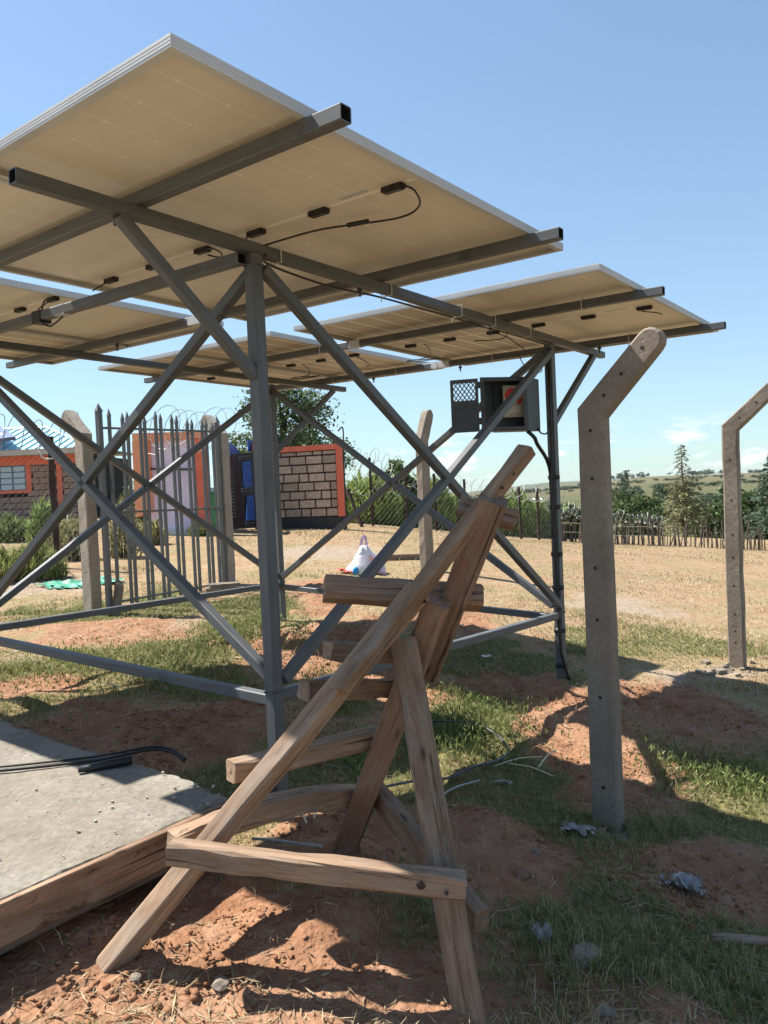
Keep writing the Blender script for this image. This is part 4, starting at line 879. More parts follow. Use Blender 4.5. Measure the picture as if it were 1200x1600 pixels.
prism_px('blue_panel', [(379.5, 722), (392, 720), (395, 760), (382, 762)], 20.16, 20.36, .04, M['blue_paint'], SG)
prism_px('blue_panel', [(387, 775), (396.5, 773), (399, 812), (385.5, 814)], 20.16, 20.36, .04, M['blue_paint'], SG)
for (q) in ([(375, 713), (395, 711), (395, 713), (375, 715)], [(375, 716), (393, 714.5), (393, 716), (375, 717.5)], [(378, 763), (397, 761), (397, 763), (378, 765)], [(378, 767), (398, 765.5), (398, 767), (378, 768.5)], [(384, 817), (401, 815.5), (401, 817), (384, 818.5)]):
    prism_px('moulding', q, 20.15, 20.38, .03, M['steel_dark'], SG)
prism_px('blue_cap', [(387, 688), (398, 687), (399, 705), (388, 706)], 20.5, 20.6, .05, M['blue_paint'], SG)
dl = at(365, 830, 19.4)
SG2 = thing('steel_door', 'black steel gate leaf with a blue arched top seen edge on behind the concrete post', 'door', V((dl.x, dl.y, ZG(dl.x, dl.y))))
prism_px('door_leaf', [(353, 712), (371, 709), (383, 826), (358, 827)], 18.6, 20.1, .05, M['black_paint'], SG2)
prism_px('arched_top', [(353, 691), (358, 692), (364, 697), (372, 708), (353, 711)], 18.6, 20.1, .05, M['blue_paint'], SG2)
for k in range(14):
    y = 735 + k * 5.5; x = 361 + (y - 735) * .092; prism_px('scroll', [(x - 2 - (k % 3), y), (x + 2, y - .5), (x + 2.5, y + 2), (x - 1.5 - (k % 2), y + 2.5)], 18.75, 19.1, .04, M['steel'], SG2)
# lilac wall framed in orange
lw_a, lw_b = at(205, 835, 18.6), at(322, 838, 18.3)
LW = thing('lilac_wall', 'lilac painted wall panel in an orange frame behind the spiked gate', 'wall', V((lw_a.x, lw_a.y, ZG(lw_a.x, lw_a.y))))
prism_px('panel', [(228, 686), (305, 684), (312, 832), (238, 834)], 18.5, 18.4, .15, M['lilac'], LW)
prism_px('top_band', [(206, 677), (315, 674), (316, 684), (207, 690)], 18.36, 18.26, .3, M['orange_lit'], LW)
prism_px('pillar', [(206, 690), (230, 688), (236, 800), (212, 808)], 18.36, 18.30, .3, M['orange_lit'], LW)
prism_px('pillar', [(303, 686), (316, 684), (324, 818), (310, 822)], 18.3, 18.26, .3, M['orange'], LW)
prism_px('dark_batten', [(231, 731), (303, 732), (303, 735), (231, 734)], 18.40, 18.34, .03, M['black_paint'], LW)
prism_px('white_plinth', [(236, 830), (312, 826), (313, 838), (240, 842)], 18.3, 18.2, .4, M['whitewash'], LW)
gg = at(335, 832, 22.0)
GB = thing('green_shed', 'green metal shed with a blue roof edge glimpsed between gate and door', 'shed', V((gg.x, gg.y, ZG(gg.x, gg.y))))
prism_px('wall', [(319, 768), (346, 768), (349, 830), (322, 831)], 19.6, 19.7, 1.0, M['green_paint'], GB); prism_px('roof', [(318, 762), (346, 762), (346, 768), (318, 768)], 19.5, 19.6, 1.2, M['roof_blue'], GB)

# ================================================================== HOUSE AT THE LEFT
HY = 28.0
hb = at(60, 815, HY); hz = ZG(hb.x, hb.y)
HS = thing('house', 'stone block house with turquoise roof and orange trim behind the left fence', 'house', V((hb.x, hb.y, hz)))
hl = at(-260, 760, HY); hr = at(131, 760, HY); hm_l = V((hl.x, HY, 0)); HL = hr.x - hl.x
zt = at(60, 712, HY).z
hm = Matrix.Translation((hl.x, HY, 0))
def hbox(name, lo, hi, mat, par=None): b = MB(); b.box(lo, hi, 0, hm); return t_local(b, name, mat, par or HS, False)
hbox('wall_core', (0, .03, hz - .3), (HL, 5.0, zt), M['mortar'])
def hx(px): return at(px, 740, HY).x - hl.x
def hzp(px, py): return at(px, py, HY).z
hbox('top_band', (-.02, -.05, zt - .32), (HL + .02, .029, zt - .001), M['orange'])
wz0, wz1 = hzp(20, 766), hzp(20, 713) - .02
holes = [(hx(-60), hx(44))]
hbox('window_surround', (hx(41), -.05, wz0), (hx(49), .029, zt - .322), M['orange']); hbox('window_surround', (hx(-70), -.05, wz0 - .12), (hx(49), .029, wz0 - .002), M['orange'])
hbox('corner_band', (hx(89), -.05, hz + .2), (hx(97), .029, zt - .322), M['orange'])
fr_ = hbox('window', (hx(-70), -.012, wz0), (hx(41) - .001, .0, zt - .322), M['roof_navy'])
wx0, wx1 = hx(-60), hx(40); ncol = 5; nrow = 4; dx_ = (wx1 - wx0) / ncol; dz_ = (zt - .345 - wz0) / nrow
for i in range(ncol):
    for j in range(nrow):
        hbox('pane', (wx0 + i * dx_ + .03, -.02, wz0 + j * dz_ + .02), (wx0 + (i + 1) * dx_ - .03, -.013, wz0 + (j + 1) * dz_ - .02), M['glass'], fr_)
# blockwork as one rusticated skin
b = MB(); zc = hz - .1; row = 0
while zc < zt - .35:
    x = -(row % 2) * .22
    while x < HL:
        x0, x1 = max(0, x + .012), min(HL, x + .44 - .012)
        cx_ = (x0 + x1) / 2
        inwin = (cx_ < hx(50) and zc + .22 > wz0 - .13) or (hx(88) < cx_ < hx(98) and zc > hz + .1)
        if x1 - x0 > .06 and not inwin: b.box((x0, -.025 - .01 * ((row * 7 + int(x * 9)) % 3), zc + .012), (x1, .029, zc + .21), 0, hm)
        x += .44
    zc += .222; row += 1
o = t_local(b, 'blockwork', M['brick_grey'], HS, False); o['kind'] = 'stuff'
hbox('fascia', (-.6, -.75, zt), (HL + .5, -.72, zt + .20), M['fascia']); hbox('soffit', (-.6, -.719, zt), (HL + .5, .0, zt + .03), M['fascia'])
# hipped roof with ribs
e0, e1, eb = V((hl.x - .7, HY - .78, zt + .19)), V((hr.x + .55, HY - .78, zt + .19)), V((hr.x + .55, HY + 5.8, zt + .19)); rz = hzp(40, 674) + .35; ridge1 = V((hr.x - 2.3, HY + 2.5, rz)); ridge0 = V((hl.x - .7, HY + 2.5, rz))
b = MB(); b.add([e0, e1, ridge1, ridge0, eb, V((hl.x - .7, HY + 5.8, zt + .19))], [(0, 1, 2, 3), (1, 4, 2), (4, 5, 3, 2), (0, 3, 5), (0, 5, 4, 1)])
for k in range(48):
    x = e0.x + .3 + k * .34
    if x > e1.x: break
    p0 = V((x, e0.y, e0.z)); f = 1 if x <= ridge1.x else (e1.x - x) / (e1.x - ridge1.x); p1 = p0 + V((0, (ridge1.y - e0.y) * f, (rz - e0.z) * f))
    if f > .06: b.tube([p0 + V((0, 0, .02)), p1 + V((0, 0, .02))], .035, 4)
b.tube([e1, ridge1], .07, 6); b.tube([ridge0, ridge1], .07, 6)
t_local(b, 'roof', M['roof_blue'], HS, False)
b = MB(); q0 = at(-40, 690, HY - .9); q1 = at(24, 682, HY - .9); q2 = at(2, 667, HY + 1); q3 = at(-40, 652, HY + 1); b.add([q0, q1, q2, q3], [(0, 1, 2, 3)]); b.add([q + V((0, .05, -.12)) for q in (q0, q1, q2, q3)], [(3, 2, 1, 0)]); b.add([q0, q1, q1 + V((0, .05, -.12)), q0 + V((0, .05, -.12))], [(0, 1, 2, 3)]); t_local(b, 'porch_roof', M['roof_navy'], HS, False)

# ================================================================== VEGETATION
def leaf_cards(P, size, cols, aspect=.55, droop=0.0, updir=None, seed=0):
    r = np.random.default_rng(seed); n_ = len(P); d = r.normal(size=(n_, 3)); d[:, 2] = d[:, 2] * .8 - droop
    if updir is not None: d = d * .45 + np.asarray(updir)
    d /= np.linalg.norm(d, axis=1)[:, None]; o = np.cross(d, r.normal(size=(n_, 3))); o /= np.linalg.norm(o, axis=1)[:, None] + 1e-9
    s = (size * r.uniform(.6, 1.35, n_))[:, None]; a_ = P - d * s * .5; b_2 = P + o * s * aspect * .5 ; c_ = P + d * s * .5; e_ = P - o * s * aspect * .5
    return np.stack([a_, b_2, c_, e_], 1)
def colvar(n_, base, var, r, warm=.25):
    b_ = np.asarray(base)[None] * (1 + r.normal(0, var, (n_, 1))); w_ = r.random((n_, 1)) * warm; return np.clip(1.5 * b_ * (1 + w_ * np.array([[1.0, .55, .1]])), .004, 1)
def crown_points(r, clumps, n_, hollow=.45):
    """clumps: (center, radii). points mostly toward each clump's outer shell, gathered in sub-clumps"""
    vol = np.array([np.prod(c[1]) ** .67 for c in clumps]); k = r.choice(len(clumps), n_, p=vol / vol.sum()); C_ = np.array([c[0] for c in clumps])[k]; Rr = np.array([c[1] for c in clumps])[k]
    d = r.normal(size=(n_, 3)); d /= np.linalg.norm(d, axis=1)[:, None]; u = r.uniform(hollow ** 3, 1, n_) ** (1 / 3.)
    return C_ + d * Rr * u[:, None] * (1 + .25 * r.normal(size=(n_, 1)))
def tree(name, label, cat, base, H, W, n_, size, col_, seed, trunk_h=.3, group=None, shape=None, trunk_r=.04, var=.3, nclump=14, D=None, aspect=.55, lift=.35):
    r = np.random.default_rng(seed); rr = random.Random(seed); base = V(base); root = thing(name, label, cat, base, group); D = D or W
    clumps = []
    for k in range(nclump):
        h = r.uniform(lift, .93); rad = (shape(h) if shape else math.sin(math.pi * (.18 + .74 * (h - lift) / (1 - lift)))) * .5
        a_ = r.uniform(0, 2 * math.pi); q = r.uniform(.1, .85) * rad
        cr_ = r.uniform(.14, .26); clumps.append(((math.cos(a_) * q * W, math.sin(a_) * q * D, h * H), (cr_ * W, cr_ * D, cr_ * .75 * H * min(1, W / H))))
    P = crown_points(r, clumps, n_); P[:, 2] = np.clip(P[:, 2], .03 * H, H * 1.03)
    me = fastmesh('crown', leaf_cards(P, size, None, aspect, .15, None, seed), 4, M['leaf'], colvar(n_, col_, var, r)); o = bpy.data.objects.new('crown', me); COL.objects.link(o); o.parent = root
    b = MB(); top = V((rr.uniform(-.04, .04) * W, rr.uniform(-.04, .04) * W, H * .75)); pts = [V((0, 0, -.2)), V((rr.uniform(-.02, .02) * W, 0, H * .25)), V((rr.uniform(-.04, .04) * W, 0, H * .5)), top]
    tr = H * trunk_r; b.tube(pts, tr, 7, rs=[tr * 1.2, tr, tr * .7, tr * .25])
    for c_, rad in clumps[:9]:
        h0 = min(c_[2] * .65, H * .6); s0 = V((0, 0, h0)); e_ = V(c_); b.tube([s0, (s0 + e_) / 2 + V((0, 0, -.04 * H)), e_], tr * .35, 5, rs=[tr * .4, tr * .28, tr * .1])
    o = bpy.data.objects.new('trunk', mesh('trunk', b.v, b.f, M['bark'], b.m, True)); COL.objects.link(o); o.parent = root; return root
def bush(name, label, cat, base, H, W, n_, size, col_, seed, D=None, reed=True, group=None, var=.3, aspect=.16):
    """clump of long upright blades (reed, tall grass, bamboo) or of leafy stems"""
    r = np.random.default_rng(seed); base = V(base); root = thing(name, label, cat, base, group); D = D or W * .8
    a_ = r.uniform(0, 2 * math.pi, n_); q = np.sqrt(r.random(n_)); x = np.cos(a_) * q * W / 2; y = np.sin(a_) * q * D / 2
    prof = (1 - q ** 2.2 * .62) * H * (1 + .35 * fbm(x * 3 + seed, y * 3, 1.3, 2)); z = r.random(n_) ** .75 * prof
    P = np.stack([x, y, z], 1); up = np.stack([x / W * 1.1, y / W * 1.1, np.full(n_, .95)], 1) if reed else None
    Q = leaf_cards(P, size, None, aspect, 0.1, up, seed); cv = colvar(n_, col_, var, r); 
    me = fastmesh('foliage', Q, 4, M['leaf'], cv); o = bpy.data.objects.new('foliage', me); COL.objects.link(o); o.parent = root
    b = MB(); rr = random.Random(seed)
    for k in range(7): p = V((rr.uniform(-.3, .3) * W, rr.uniform(-.3, .3) * D, -.1)); b.tube([p, p * 1.0 + V((rr.uniform(-.05, .05) * W, 0, H * .35)), p * 1.25 + V((rr.uniform(-.1, .1) * W, 0, H * .75))], .02, 5, rs=[.03, .02, .008])
    o = bpy.data.objects.new('stem', mesh('stem', b.v, b.f, M['bark'], b.m, True)); COL.objects.link(o); o.parent = root; return root
def conifer(label, base, H, W, n_branch, col_, seed, dens=1.0, bare=.0, size=.3, group=None, pw=.9):
    r = np.random.default_rng(seed); rr = random.Random(seed); base = V(base); root = thing('conifer_tree', label, 'tree', base, group); Ps = []; Ds = []; b = MB()
    b.tube([V((0, 0, -.3)), V((.01 * W, 0, H * .5)), V((0, 0, H))], .1, 7, rs=[H * .018, H * .011, H * .002])
    for k in range(n_branch):
        h = .12 + .87 * (k / n_branch) ** .95; a_ = k * 2.4 + rr.uniform(-.3, .3); L = (1 - h) ** pw * W * .5 * rr.uniform(.6, 1.15) + .03 * W; z0 = h * H
        d = V((math.cos(a_), math.sin(a_), 0)); end = d * L + V((0, 0, z0 - L * rr.uniform(.12, .4))); mid = d * L * .5 + V((0, 0, z0 + L * .02)); b.tube([V((0, 0, z0)), mid, end], .03, 4, rs=[.02 + L * .012, .015, .006])
        m = int((10 + 34 * L / (W * .5)) * dens * (bare if h > .62 and bare else 1)); t = r.random(m) ** .7; p0, p1, p2 = np.array((0, 0, z0)), np.array(mid), np.array(end)
        B = ((1 - t) ** 2)[:, None] * p0 + (2 * t * (1 - t))[:, None] * p1 + (t ** 2)[:, None] * p2; sd2 = V((-d.y, d.x, 0)); off = r.normal(0, .11 * L + .04, m); B = B + off[:, None] * np.array(sd2) + np.stack([np.zeros(m), np.zeros(m), -np.abs(r.normal(0, .07 * L + .05, m))], 1)
        Ps.append(B); Ds.append(np.tile(np.array((d.x, d.y, -.45)), (m, 1)))
    P = np.concatenate(Ps); U = np.concatenate(Ds); Q = leaf_cards(P, size, None, .32, 0, U, seed); me = fastmesh('crown', Q, 4, M['leaf'], colvar(len(P), col_, .3, r)); o = bpy.data.objects.new('crown', me); COL.objects.link(o); o.parent = root
    o = bpy.data.objects.new('trunk', mesh('trunk', b.v, b.f, M['bark'], b.m, True)); COL.objects.link(o); o.parent = root; return root
def HT(px, y, Y): return at(px, y, Y).z - gy(px, Y).z
def gy(px, Y): p = at(px, 760, Y); return V((p.x, p.y, ZG(p.x, p.y)))
DG, MG, LG, YG = (.040, .060, .026), (.060, .085, .026), (.135, .185, .048), (.13, .14, .05)
# big tree behind the block wall
tree('broadleaf_tree', 'tall dark tree rising behind the orange framed block wall', 'tree', gy(448, 30), 5.55, 4.0, 9500, .15, (.055, .085, .038), 21, lift=.30, nclump=26)
tree('broadleaf_tree', 'leafy tree right of the tall dark one, its crown over the wall corner', 'tree', gy(502, 31), 4.05, 2.3, 3600, .15, (.085, .115, .038), 22, lift=.25, nclump=16)
tree('broadleaf_tree', 'small tree showing between the spiked gate and the blue door', 'tree', gy(370, 33), 3.7, 2.0, 2200, .16, (.06, .085, .035), 23, lift=.3)
bl = [(205, 21.5, 2.0, 2.2, MG, 'bush behind the left pillar of the lilac wall'), (130, 15.5, 2.3, 1.9, MG, 'tall weedy bush behind the rough post left of the gate')]
bush('bush', 'tall reed like bush left of the back fence beside the wall end', 'bush', gy(575, 24.5), HT(575,742,24.5), 2.1, 3600, .42, LG, 31)
bush('bush', 'dense dark green bush under the razor wire behind the back fence', 'bush', gy(622, 25.5), HT(622,728,25.5), 2.0, 3600, .32, (.055, .085, .026), 32, reed=False, aspect=.4)
bush('bush', 'bright reed bush behind the lone post on the dry grass', 'bush', gy(668, 26), HT(668,742,26), 1.9, 3000, .40, LG, 33)
bush('bush', 'low bright green bush just right of the lone concrete post', 'bush', gy(705, 26.5), HT(705,772,26.5), 1.7, 2400, .36, (.10, .155, .035), 34)
bush('bush', 'green reed bush behind the top rung of the ladder', 'bush', gy(757, 27.5), HT(757,780,27.5), 1.9, 2600, .36, LG, 35)
bush('bush', 'bright green bush between the ladder top and the right leg', 'bush', gy(802, 28), HT(802,768,28), 1.7, 3000, .36, (.105, .16, .035), 36)
bush('bush', 'leafy green bush left of the right leg behind the fence', 'bush', gy(838, 28.5), HT(838,780,28.5), 1.6, 2600, .34, (.085, .13, .035), 37)
bush('bush', 'dusty green bush behind the stick fence end by the right leg', 'bush', gy(880, 29.5), HT(880,788,29.5), 1.9, 2200, .3, (.07, .10, .035), 38, reed=False, aspect=.45)
# left hand growth
for i, (px, Y, H, W, n_, c_, lb) in enumerate([(-15, 10.8, .40, 1.0, 1700, (.16, .18, .07), 'low grassy shrub at the left edge in front of the chain link'), (52, 11.0, .5, .8, 1500, (.14, .16, .06), 'low grassy shrub at the foot of the timber fence post'),
        (66, 14.5, HT(66,768,14.5), .6, 800, (.12, .17, .055), 'tall feathery shrub beside the timber fence post'), (100, 13.0, HT(100,800,13), .8, 900, (.15, .16, .075), 'dry yellow green shrub between timber post and rough post'),
        (14, 16.5, HT(14,805,16.5), 1.0, 1000, (.09, .12, .045), 'dark shrub under the house window'), (188, 13.2, HT(188,775,13.2), .6, 700, (.17, .165, .09), 'dry brown green bush seen through the left gate bars'),
        (228, 15.5, HT(228,815,15.5), .8, 700, (.16, .16, .075), 'low dry bush in front of the lilac wall'), (312, 17.8, .3, .6, 500, (.11, .13, .05), 'small weed patch at the foot of the orange pillar'), (208, 19.0, HT(208,745,19), .8, 1000, (.09, .11, .05), 'dark leafy bush left of the lilac wall')]):
    bush('shrub', lb, 'shrub', gy(px, Y), H, W, n_, .20 if Y < 14 else .28, c_, 50 + i, reed=True, aspect=.11)
# trees past the stick fence
def far_tree(px, Y, H, W, n_, size, c_, seed, lb, drop=0): return tree('broadleaf_tree', lb, 'tree', gy(px, Y), H, W, n_, size, c_, seed, lift=.12, nclump=16, trunk_r=.02)
far_tree(972, 62, HT(972,774,62), 4.9, 2600, .38, (.045, .068, .024), 61, 'dark hedge tree left of the cone shaped conifer behind the stick fence')
far_tree(1010, 66, HT(1010,776,66), 4.2, 2400, .38, (.040, .062, .022), 62, 'dark rounded tree close left of the tall thin conifer')
far_tree(1118, 52, HT(1118,782,52), 4.2, 2800, .34, (.036, .056, .020), 63, 'dark dense tree behind the right cranked post')
far_tree(1172, 50, HT(1172,768,50), 4.4, 3000, .34, (.034, .054, .019), 64, 'largest dark bushy tree at the right behind the stick fence')
far_tree(1090, 58, HT(1090,790,58), 2.6, 1500, .36, (.05, .07, .026), 65, 'smaller bushy tree right beside the tall thin conifer')
far_tree(1132, 120, HT(1132,752,120), 4.6, 900, .7, (.042, .066, .032), 66, 'round topped tree on the slope left of the right cranked post')
conifer('tall thin conifer with a wispy bare top behind the stick fence', gy(1066, 44), HT(1062,693,44), 3.4, 90, (.11, .115, .058), 71, 1.15, .22, .25, pw=.75)
conifer('dark drooping conifer cut by the right edge of the photo', gy(1216, 38), 4.9, 3.4, 120, (.045, .075, .048), 72, 1.5, 0, .24, pw=.7)
# small far trees: shared meshes
FT = []
for k in range(4):
    r = np.random.default_rng(80 + k); cl = [((r.uniform(-.3, .3), r.uniform(-.3, .3), r.uniform(.35, .75)), (.26, .26, .22)) for _ in range(6)]; P = crown_points(r, cl, 240); P[:, 2] = np.maximum(P[:, 2], .02)
    FT.append(fastmesh('far_tree', leaf_cards(P, .16, None, .6, .1, None, 80 + k), 4, M['leaf'], colvar(240, (.038, .056, .024), .3, r)))
FP = []
r = np.random.default_rng(90); P = np.stack([r.normal(0, .06, 200), r.normal(0, .06, 200), r.random(200) ** .9], 1); FP.append(fastmesh('far_poplar', leaf_cards(P, .12, None, .5, .1, None, 91), 4, M['leaf'], colvar(200, (.035, .055, .025), .3, r)))
rr = random.Random(5)
ORD = ['leftmost', 'second', 'third', 'fourth', 'fifth', 'sixth', 'seventh', 'eighth', 'ninth', 'tenth', 'eleventh', 'twelfth']
def inst(me, p, h, wide): return Matrix.Translation(p - V((0, 0, .1 * h))) @ Matrix.Rotation(rr.uniform(0, 6), 4, 'Z') @ Matrix.Diagonal((h * wide, h * wide, h, 1))
def scatter(px0, px1, Y0, Y1, n_, h0, h1, wide, label, group, meshes=FT, name='far_tree'):
    for k in range(n_):
        px = px0 + (px1 - px0) * (k + rr.random() * .8) / n_; p = gy(px, rr.uniform(Y0, Y1)); h = rr.uniform(h0, h1); me = rr.choice(meshes); o = link(name, me, None, inst(me, p, h, wide))
        tag(o, (ORD[k] + (' from the left' if k else '') + ' of the ' + label), 'tree', group)
def grove(px0, px1, Y0, Y1, n_, h0, h1, wide, name, label):
    cs = []; vs2 = []
    for k in range(n_):
        px = px0 + (px1 - px0) * (k + rr.random()) / n_; p = gy(px, rr.uniform(Y0, Y1)); h = rr.uniform(h0, h1); me = rr.choice(FT); m = np.array(inst(me, p, h, wide)); nv = len(me.vertices); co = np.empty(nv * 3, np.float32); me.vertices.foreach_get('co', co); co = co.reshape(-1, 3) @ m[:3, :3].T + m[:3, 3]
        c_ = np.empty(nv * 4, np.float32); me.color_attributes['Col'].data.foreach_get('color', c_); vs2.append(co.reshape(-1, 4, 3)); cs.append(c_.reshape(-1, 4, 4)[:, 0, :3])
    tag(link(name, fastmesh(name, np.concatenate(vs2), 4, M['leaf'], np.concatenate(cs))), label, kind='stuff')
grove(866, 925, 300, 360, 9, 5, 9, 1.3, 'valley_woods', 'dark clump of trees across the valley by the near post')
grove(1028, 1052, 560, 640, 8, 9, 16, 1.2, 'slope_woods', 'round dark grove on the far slope')
grove(1040, 1075, 560, 600, 6, 6, 10, 1.4, 'slope_woods', 'low dark trees right of the far slope grove')
grove(950, 1002, 620, 680, 9, 6, 13, 1.2, 'farm_woods', 'trees round the white roofed farmhouse')
grove(1085, 1130, 420, 520, 7, 5, 9, 1.3, 'field_woods', 'trees on the field slope behind the thin conifer')
grove(1155, 1185, 420, 520, 4, 5, 9, 1.3, 'field_woods', 'trees on the slope right of the cranked post')
grove(805, 912, 1300, 1500, 22, 6, 10, 2.2, 'hedgerow_woods', 'dark hedgerow across the dry hillside')
grove(1020, 1190, 900, 1000, 16, 5, 8, 2.4, 'hedgerow_woods', 'broken hedgerow on the dry hillside behind the conifer')
grove(910, 1190, 330, 520, 22, 3.5, 6, 1.5, 'field_woods', 'scattered small trees over the fields below the farmhouse')
grove(800, 1190, 1000, 1800, 40, 5, 9, 1.8, 'hedgerow_woods', 'scattered dark trees over the dry hillside')
grove(690, 800, 420, 900, 24, 7, 12, 1.4, 'valley_woods', 'scattered trees in the valley behind the ladder top')
scatter(955, 1015, 1800, 2050, 8, 14, 24, .9, 'trees standing on the far skyline above the farmhouses', 'skyline trees')
scatter(1075, 1115, 2000, 2150, 5, 12, 20, 1.5, 'low skyline trees between thin conifer and right post', 'skyline hedge trees')
scatter(1120, 1200, 2000, 2150, 4, 12, 20, 1.4, 'low skyline trees at the far right', 'right skyline trees')
scatter(965, 990, 700, 760, 2, 20, 26, 1.0, 'two slender poplars by the far farmhouse', 'far poplars', FP, 'far_poplar')
for i, (px, Y, w_, lb, mt) in enumerate([(983, 640, 13, 'white roofed farmhouse across the valley', M['white_tin']), (961, 640, 9, 'brown roofed farmhouse left of the white roofed one', M['stone_red']), (838, 700, 10, 'pale roofed farmhouse left of the near post across the valley', M['white_tin'])]):
    p = gy(px, Y); root = thing('farmhouse', lb, 'house', p, 'farmhouses across the valley'); b = MB(); b.box((p.x - w_ / 2, p.y, p.z - 1), (p.x + w_ / 2, p.y + 6, p.z + 2.6)); t_local(b, 'wall', M['brick'], root, False)
    b = MB(); x0, x1, y0, y1, z0 = p.x - w_ / 2 - .5, p.x + w_ / 2 + .5, p.y - .6, p.y + 6.6, p.z + 2.61; b.add([(x0, y0, z0), (x1, y0, z0), (x1, y1, z0), (x0, y1, z0), (x0 + 1, (y0 + y1) / 2, z0 + 2), (x1 - 1, (y0 + y1) / 2, z0 + 2)], [(0, 1, 5, 4), (1, 2, 5), (2, 3, 4, 5), (3, 0, 4), (3, 2, 1, 0)]); t_local(b, 'roof', mt, root, False)

# ================================================================== GRASS, CLODS AND SMALL THINGS
def exclude(x, y):
    """true where the slab, posts and wall stand"""
    s = (x - C0.x) * sA.x + (y - C0.y) * sA.y; t = (x - C0.x) * tA.x + (y - C0.y) * tA.y
    m = (s > -.0) & (s < Ls) & (t < .0) & (t > -Lt); return m
def blades(n_, rmin, rmax, h, w, dens_fn, colr_fn, seed, name, label, power=1.0, ang=.62):
    r = np.random.default_rng(seed); R0 = rmin + (rmax - rmin) * r.random(n_) ** power; th = r.uniform(-ang, ang, n_); x = R0 * np.sin(th); y = R0 * np.cos(th)
    # gather into tufts
    cxx = np.round(x / .07) * .07; cyy = np.round(y / .07) * .07; x = x * .55 + cxx * .45 + r.normal(0, .008, n_); y = y * .55 + cyy * .45 + r.normal(0, .008, n_)
    z, s, g, p = zfull(x, y); keep = (r.random(n_) < dens_fn(x, y, R0, s, g, p)) & ~exclude(x, y); x, y, z, s, g, p, R0 = [q[keep] for q in (x, y, z, s, g, p, R0)]; n_ = len(x)
    tall = 1 + 1.2 * np.clip(fbm(x, y, 1.7, 2) * 2.2, 0, 1.2); H = h * r.uniform(.45, 1.4, n_) * tall; Wd = w * r.uniform(.7, 1.3, n_) * np.maximum(1, R0 / 4.0) ** .85
    a_ = r.uniform(0, 2 * math.pi, n_); lean = r.uniform(.1, 1.1, n_) * H; dx_ = np.cos(a_); dy_ = np.sin(a_); sx_ = -dy_ * Wd / 2; sy_ = dx_ * Wd / 2
    z = z - .006
    A0 = np.stack([x - sx_, y - sy_, z], 1); A1 = np.stack([x + sx_, y + sy_, z], 1)
    mx_, my_, mz_ = x + dx_ * lean * .35, y + dy_ * lean * .35, z + H * .62; B0 = np.stack([mx_ - sx_ * .8, my_ - sy_ * .8, mz_], 1); B1 = np.stack([mx_ + sx_ * .8, my_ + sy_ * .8, mz_], 1)
    T = np.stack([x + dx_ * lean, y + dy_ * lean, z + H * r.uniform(.75, 1.0, n_)], 1)
    co = np.stack([A0, A1, B1, B0, T], 1); me = fastmesh(name, co, 3, M['blade'], colr_fn(r, n_, s, g, R0), [(0, 1, 2), (0, 2, 3), (3, 2, 4)]); o = link(name, me); tag(o, label, kind='stuff'); return o
def gcol(r, n_, s, g, R0):
    k = r.random((n_, 1)); base = np.array([[.13, .17, .052]]) * (1 - k) + np.array([[.26, .28, .10]]) * k; dry = r.random((n_, 1)) < (.10 + .25 * (1 - g[:, None])); c_ = np.where(dry, np.array([[.42, .34, .18]]), base); return c_ * r.uniform(.75, 1.25, (n_, 1))
def scol(r, n_, s, g, R0):
    k = r.random((n_, 1)); c_ = np.array([[.38, .28, .165]]) * (1 - k) + np.array([[.54, .43, .28]]) * k; gr = r.random((n_, 1)) < .22; c_ = np.where(gr, np.array([[.20, .21, .07]]), c_); return c_ * r.uniform(.8, 1.2, (n_, 1))
blades(420000, 1.7, 13, .032, .0028, lambda x, y, R, s, g, p: np.clip(g * 1.4 - .10, 0, 1) ** 1.2, gcol, 101, 'grass', 'short green grass growing over the yard')
blades(90000, 1.6, 9, .04, .0022, lambda x, y, R, s, g, p: np.clip(.05 + .30 * s * np.clip(fbm(x, y, 1.9, 3) + .3, 0, 1) + .35 * g, 0, 1), scol, 102, 'dry_grass', 'dry straw scattered through the soil and grass')
blades(130000, 6, 36, .026, .0046, lambda x, y, R, s, g, p: np.clip(.60 + 1.3 * fbm(x, y, .5, 4) - .8 * s - .8 * p, .0, 1), scol, 103, 'field_grass', 'dry straw grass covering the field', 1.2)
# tall green weeds in the sunlit strip and by the front left grass
def weeds(spots, n_, h, seed, name, label):
    r = np.random.default_rng(seed); xs_ = []; ys_ = []
    for (px, py, rx, ry, m) in spots:
        c_ = ell(px, py, rx, ry); xs_.append(r.normal(c_[0], c_[2] * .5, m)); ys_.append(r.normal(c_[1], c_[3] * .5, m))
    x = np.concatenate(xs_); y = np.concatenate(ys_); z, s, g, p = zfull(x, y); n_ = len(x); P = np.stack([x, y, z + h * r.random(n_) ** 1.3], 1); Q = leaf_cards(P, h * .42, None, .2, 0, np.tile(np.array((0, 0, .75)), (n_, 1)), seed); keep = ~exclude(x, y)
    me = fastmesh(name, Q[keep], 4, M['blade'], colvar(n_, (.105, .130, .046), .3, r)[keep]); tag(link(name, me), label, kind='stuff')
weeds([(745, 1120, 95, 50, 2600), (700, 1165, 80, 30, 1200), (560, 1185, 30, 30, 500), (1110, 1215, 130, 40, 1800), (1180, 1235, 60, 30, 700)], 0, .095, 111, 'weeds', 'leafy green weeds in the sunlit strips of the yard')
weeds([(330, 1005, 90, 35, 2200), (400, 980, 60, 25, 900), (120, 1040, 90, 30, 1400), (470, 985, 25, 20, 300), (250, 1050, 90, 25, 900), (500, 1080, 60, 30, 800)], 0, .10, 112, 'weeds', 'leafy green weeds on the grass behind the bottom rails')
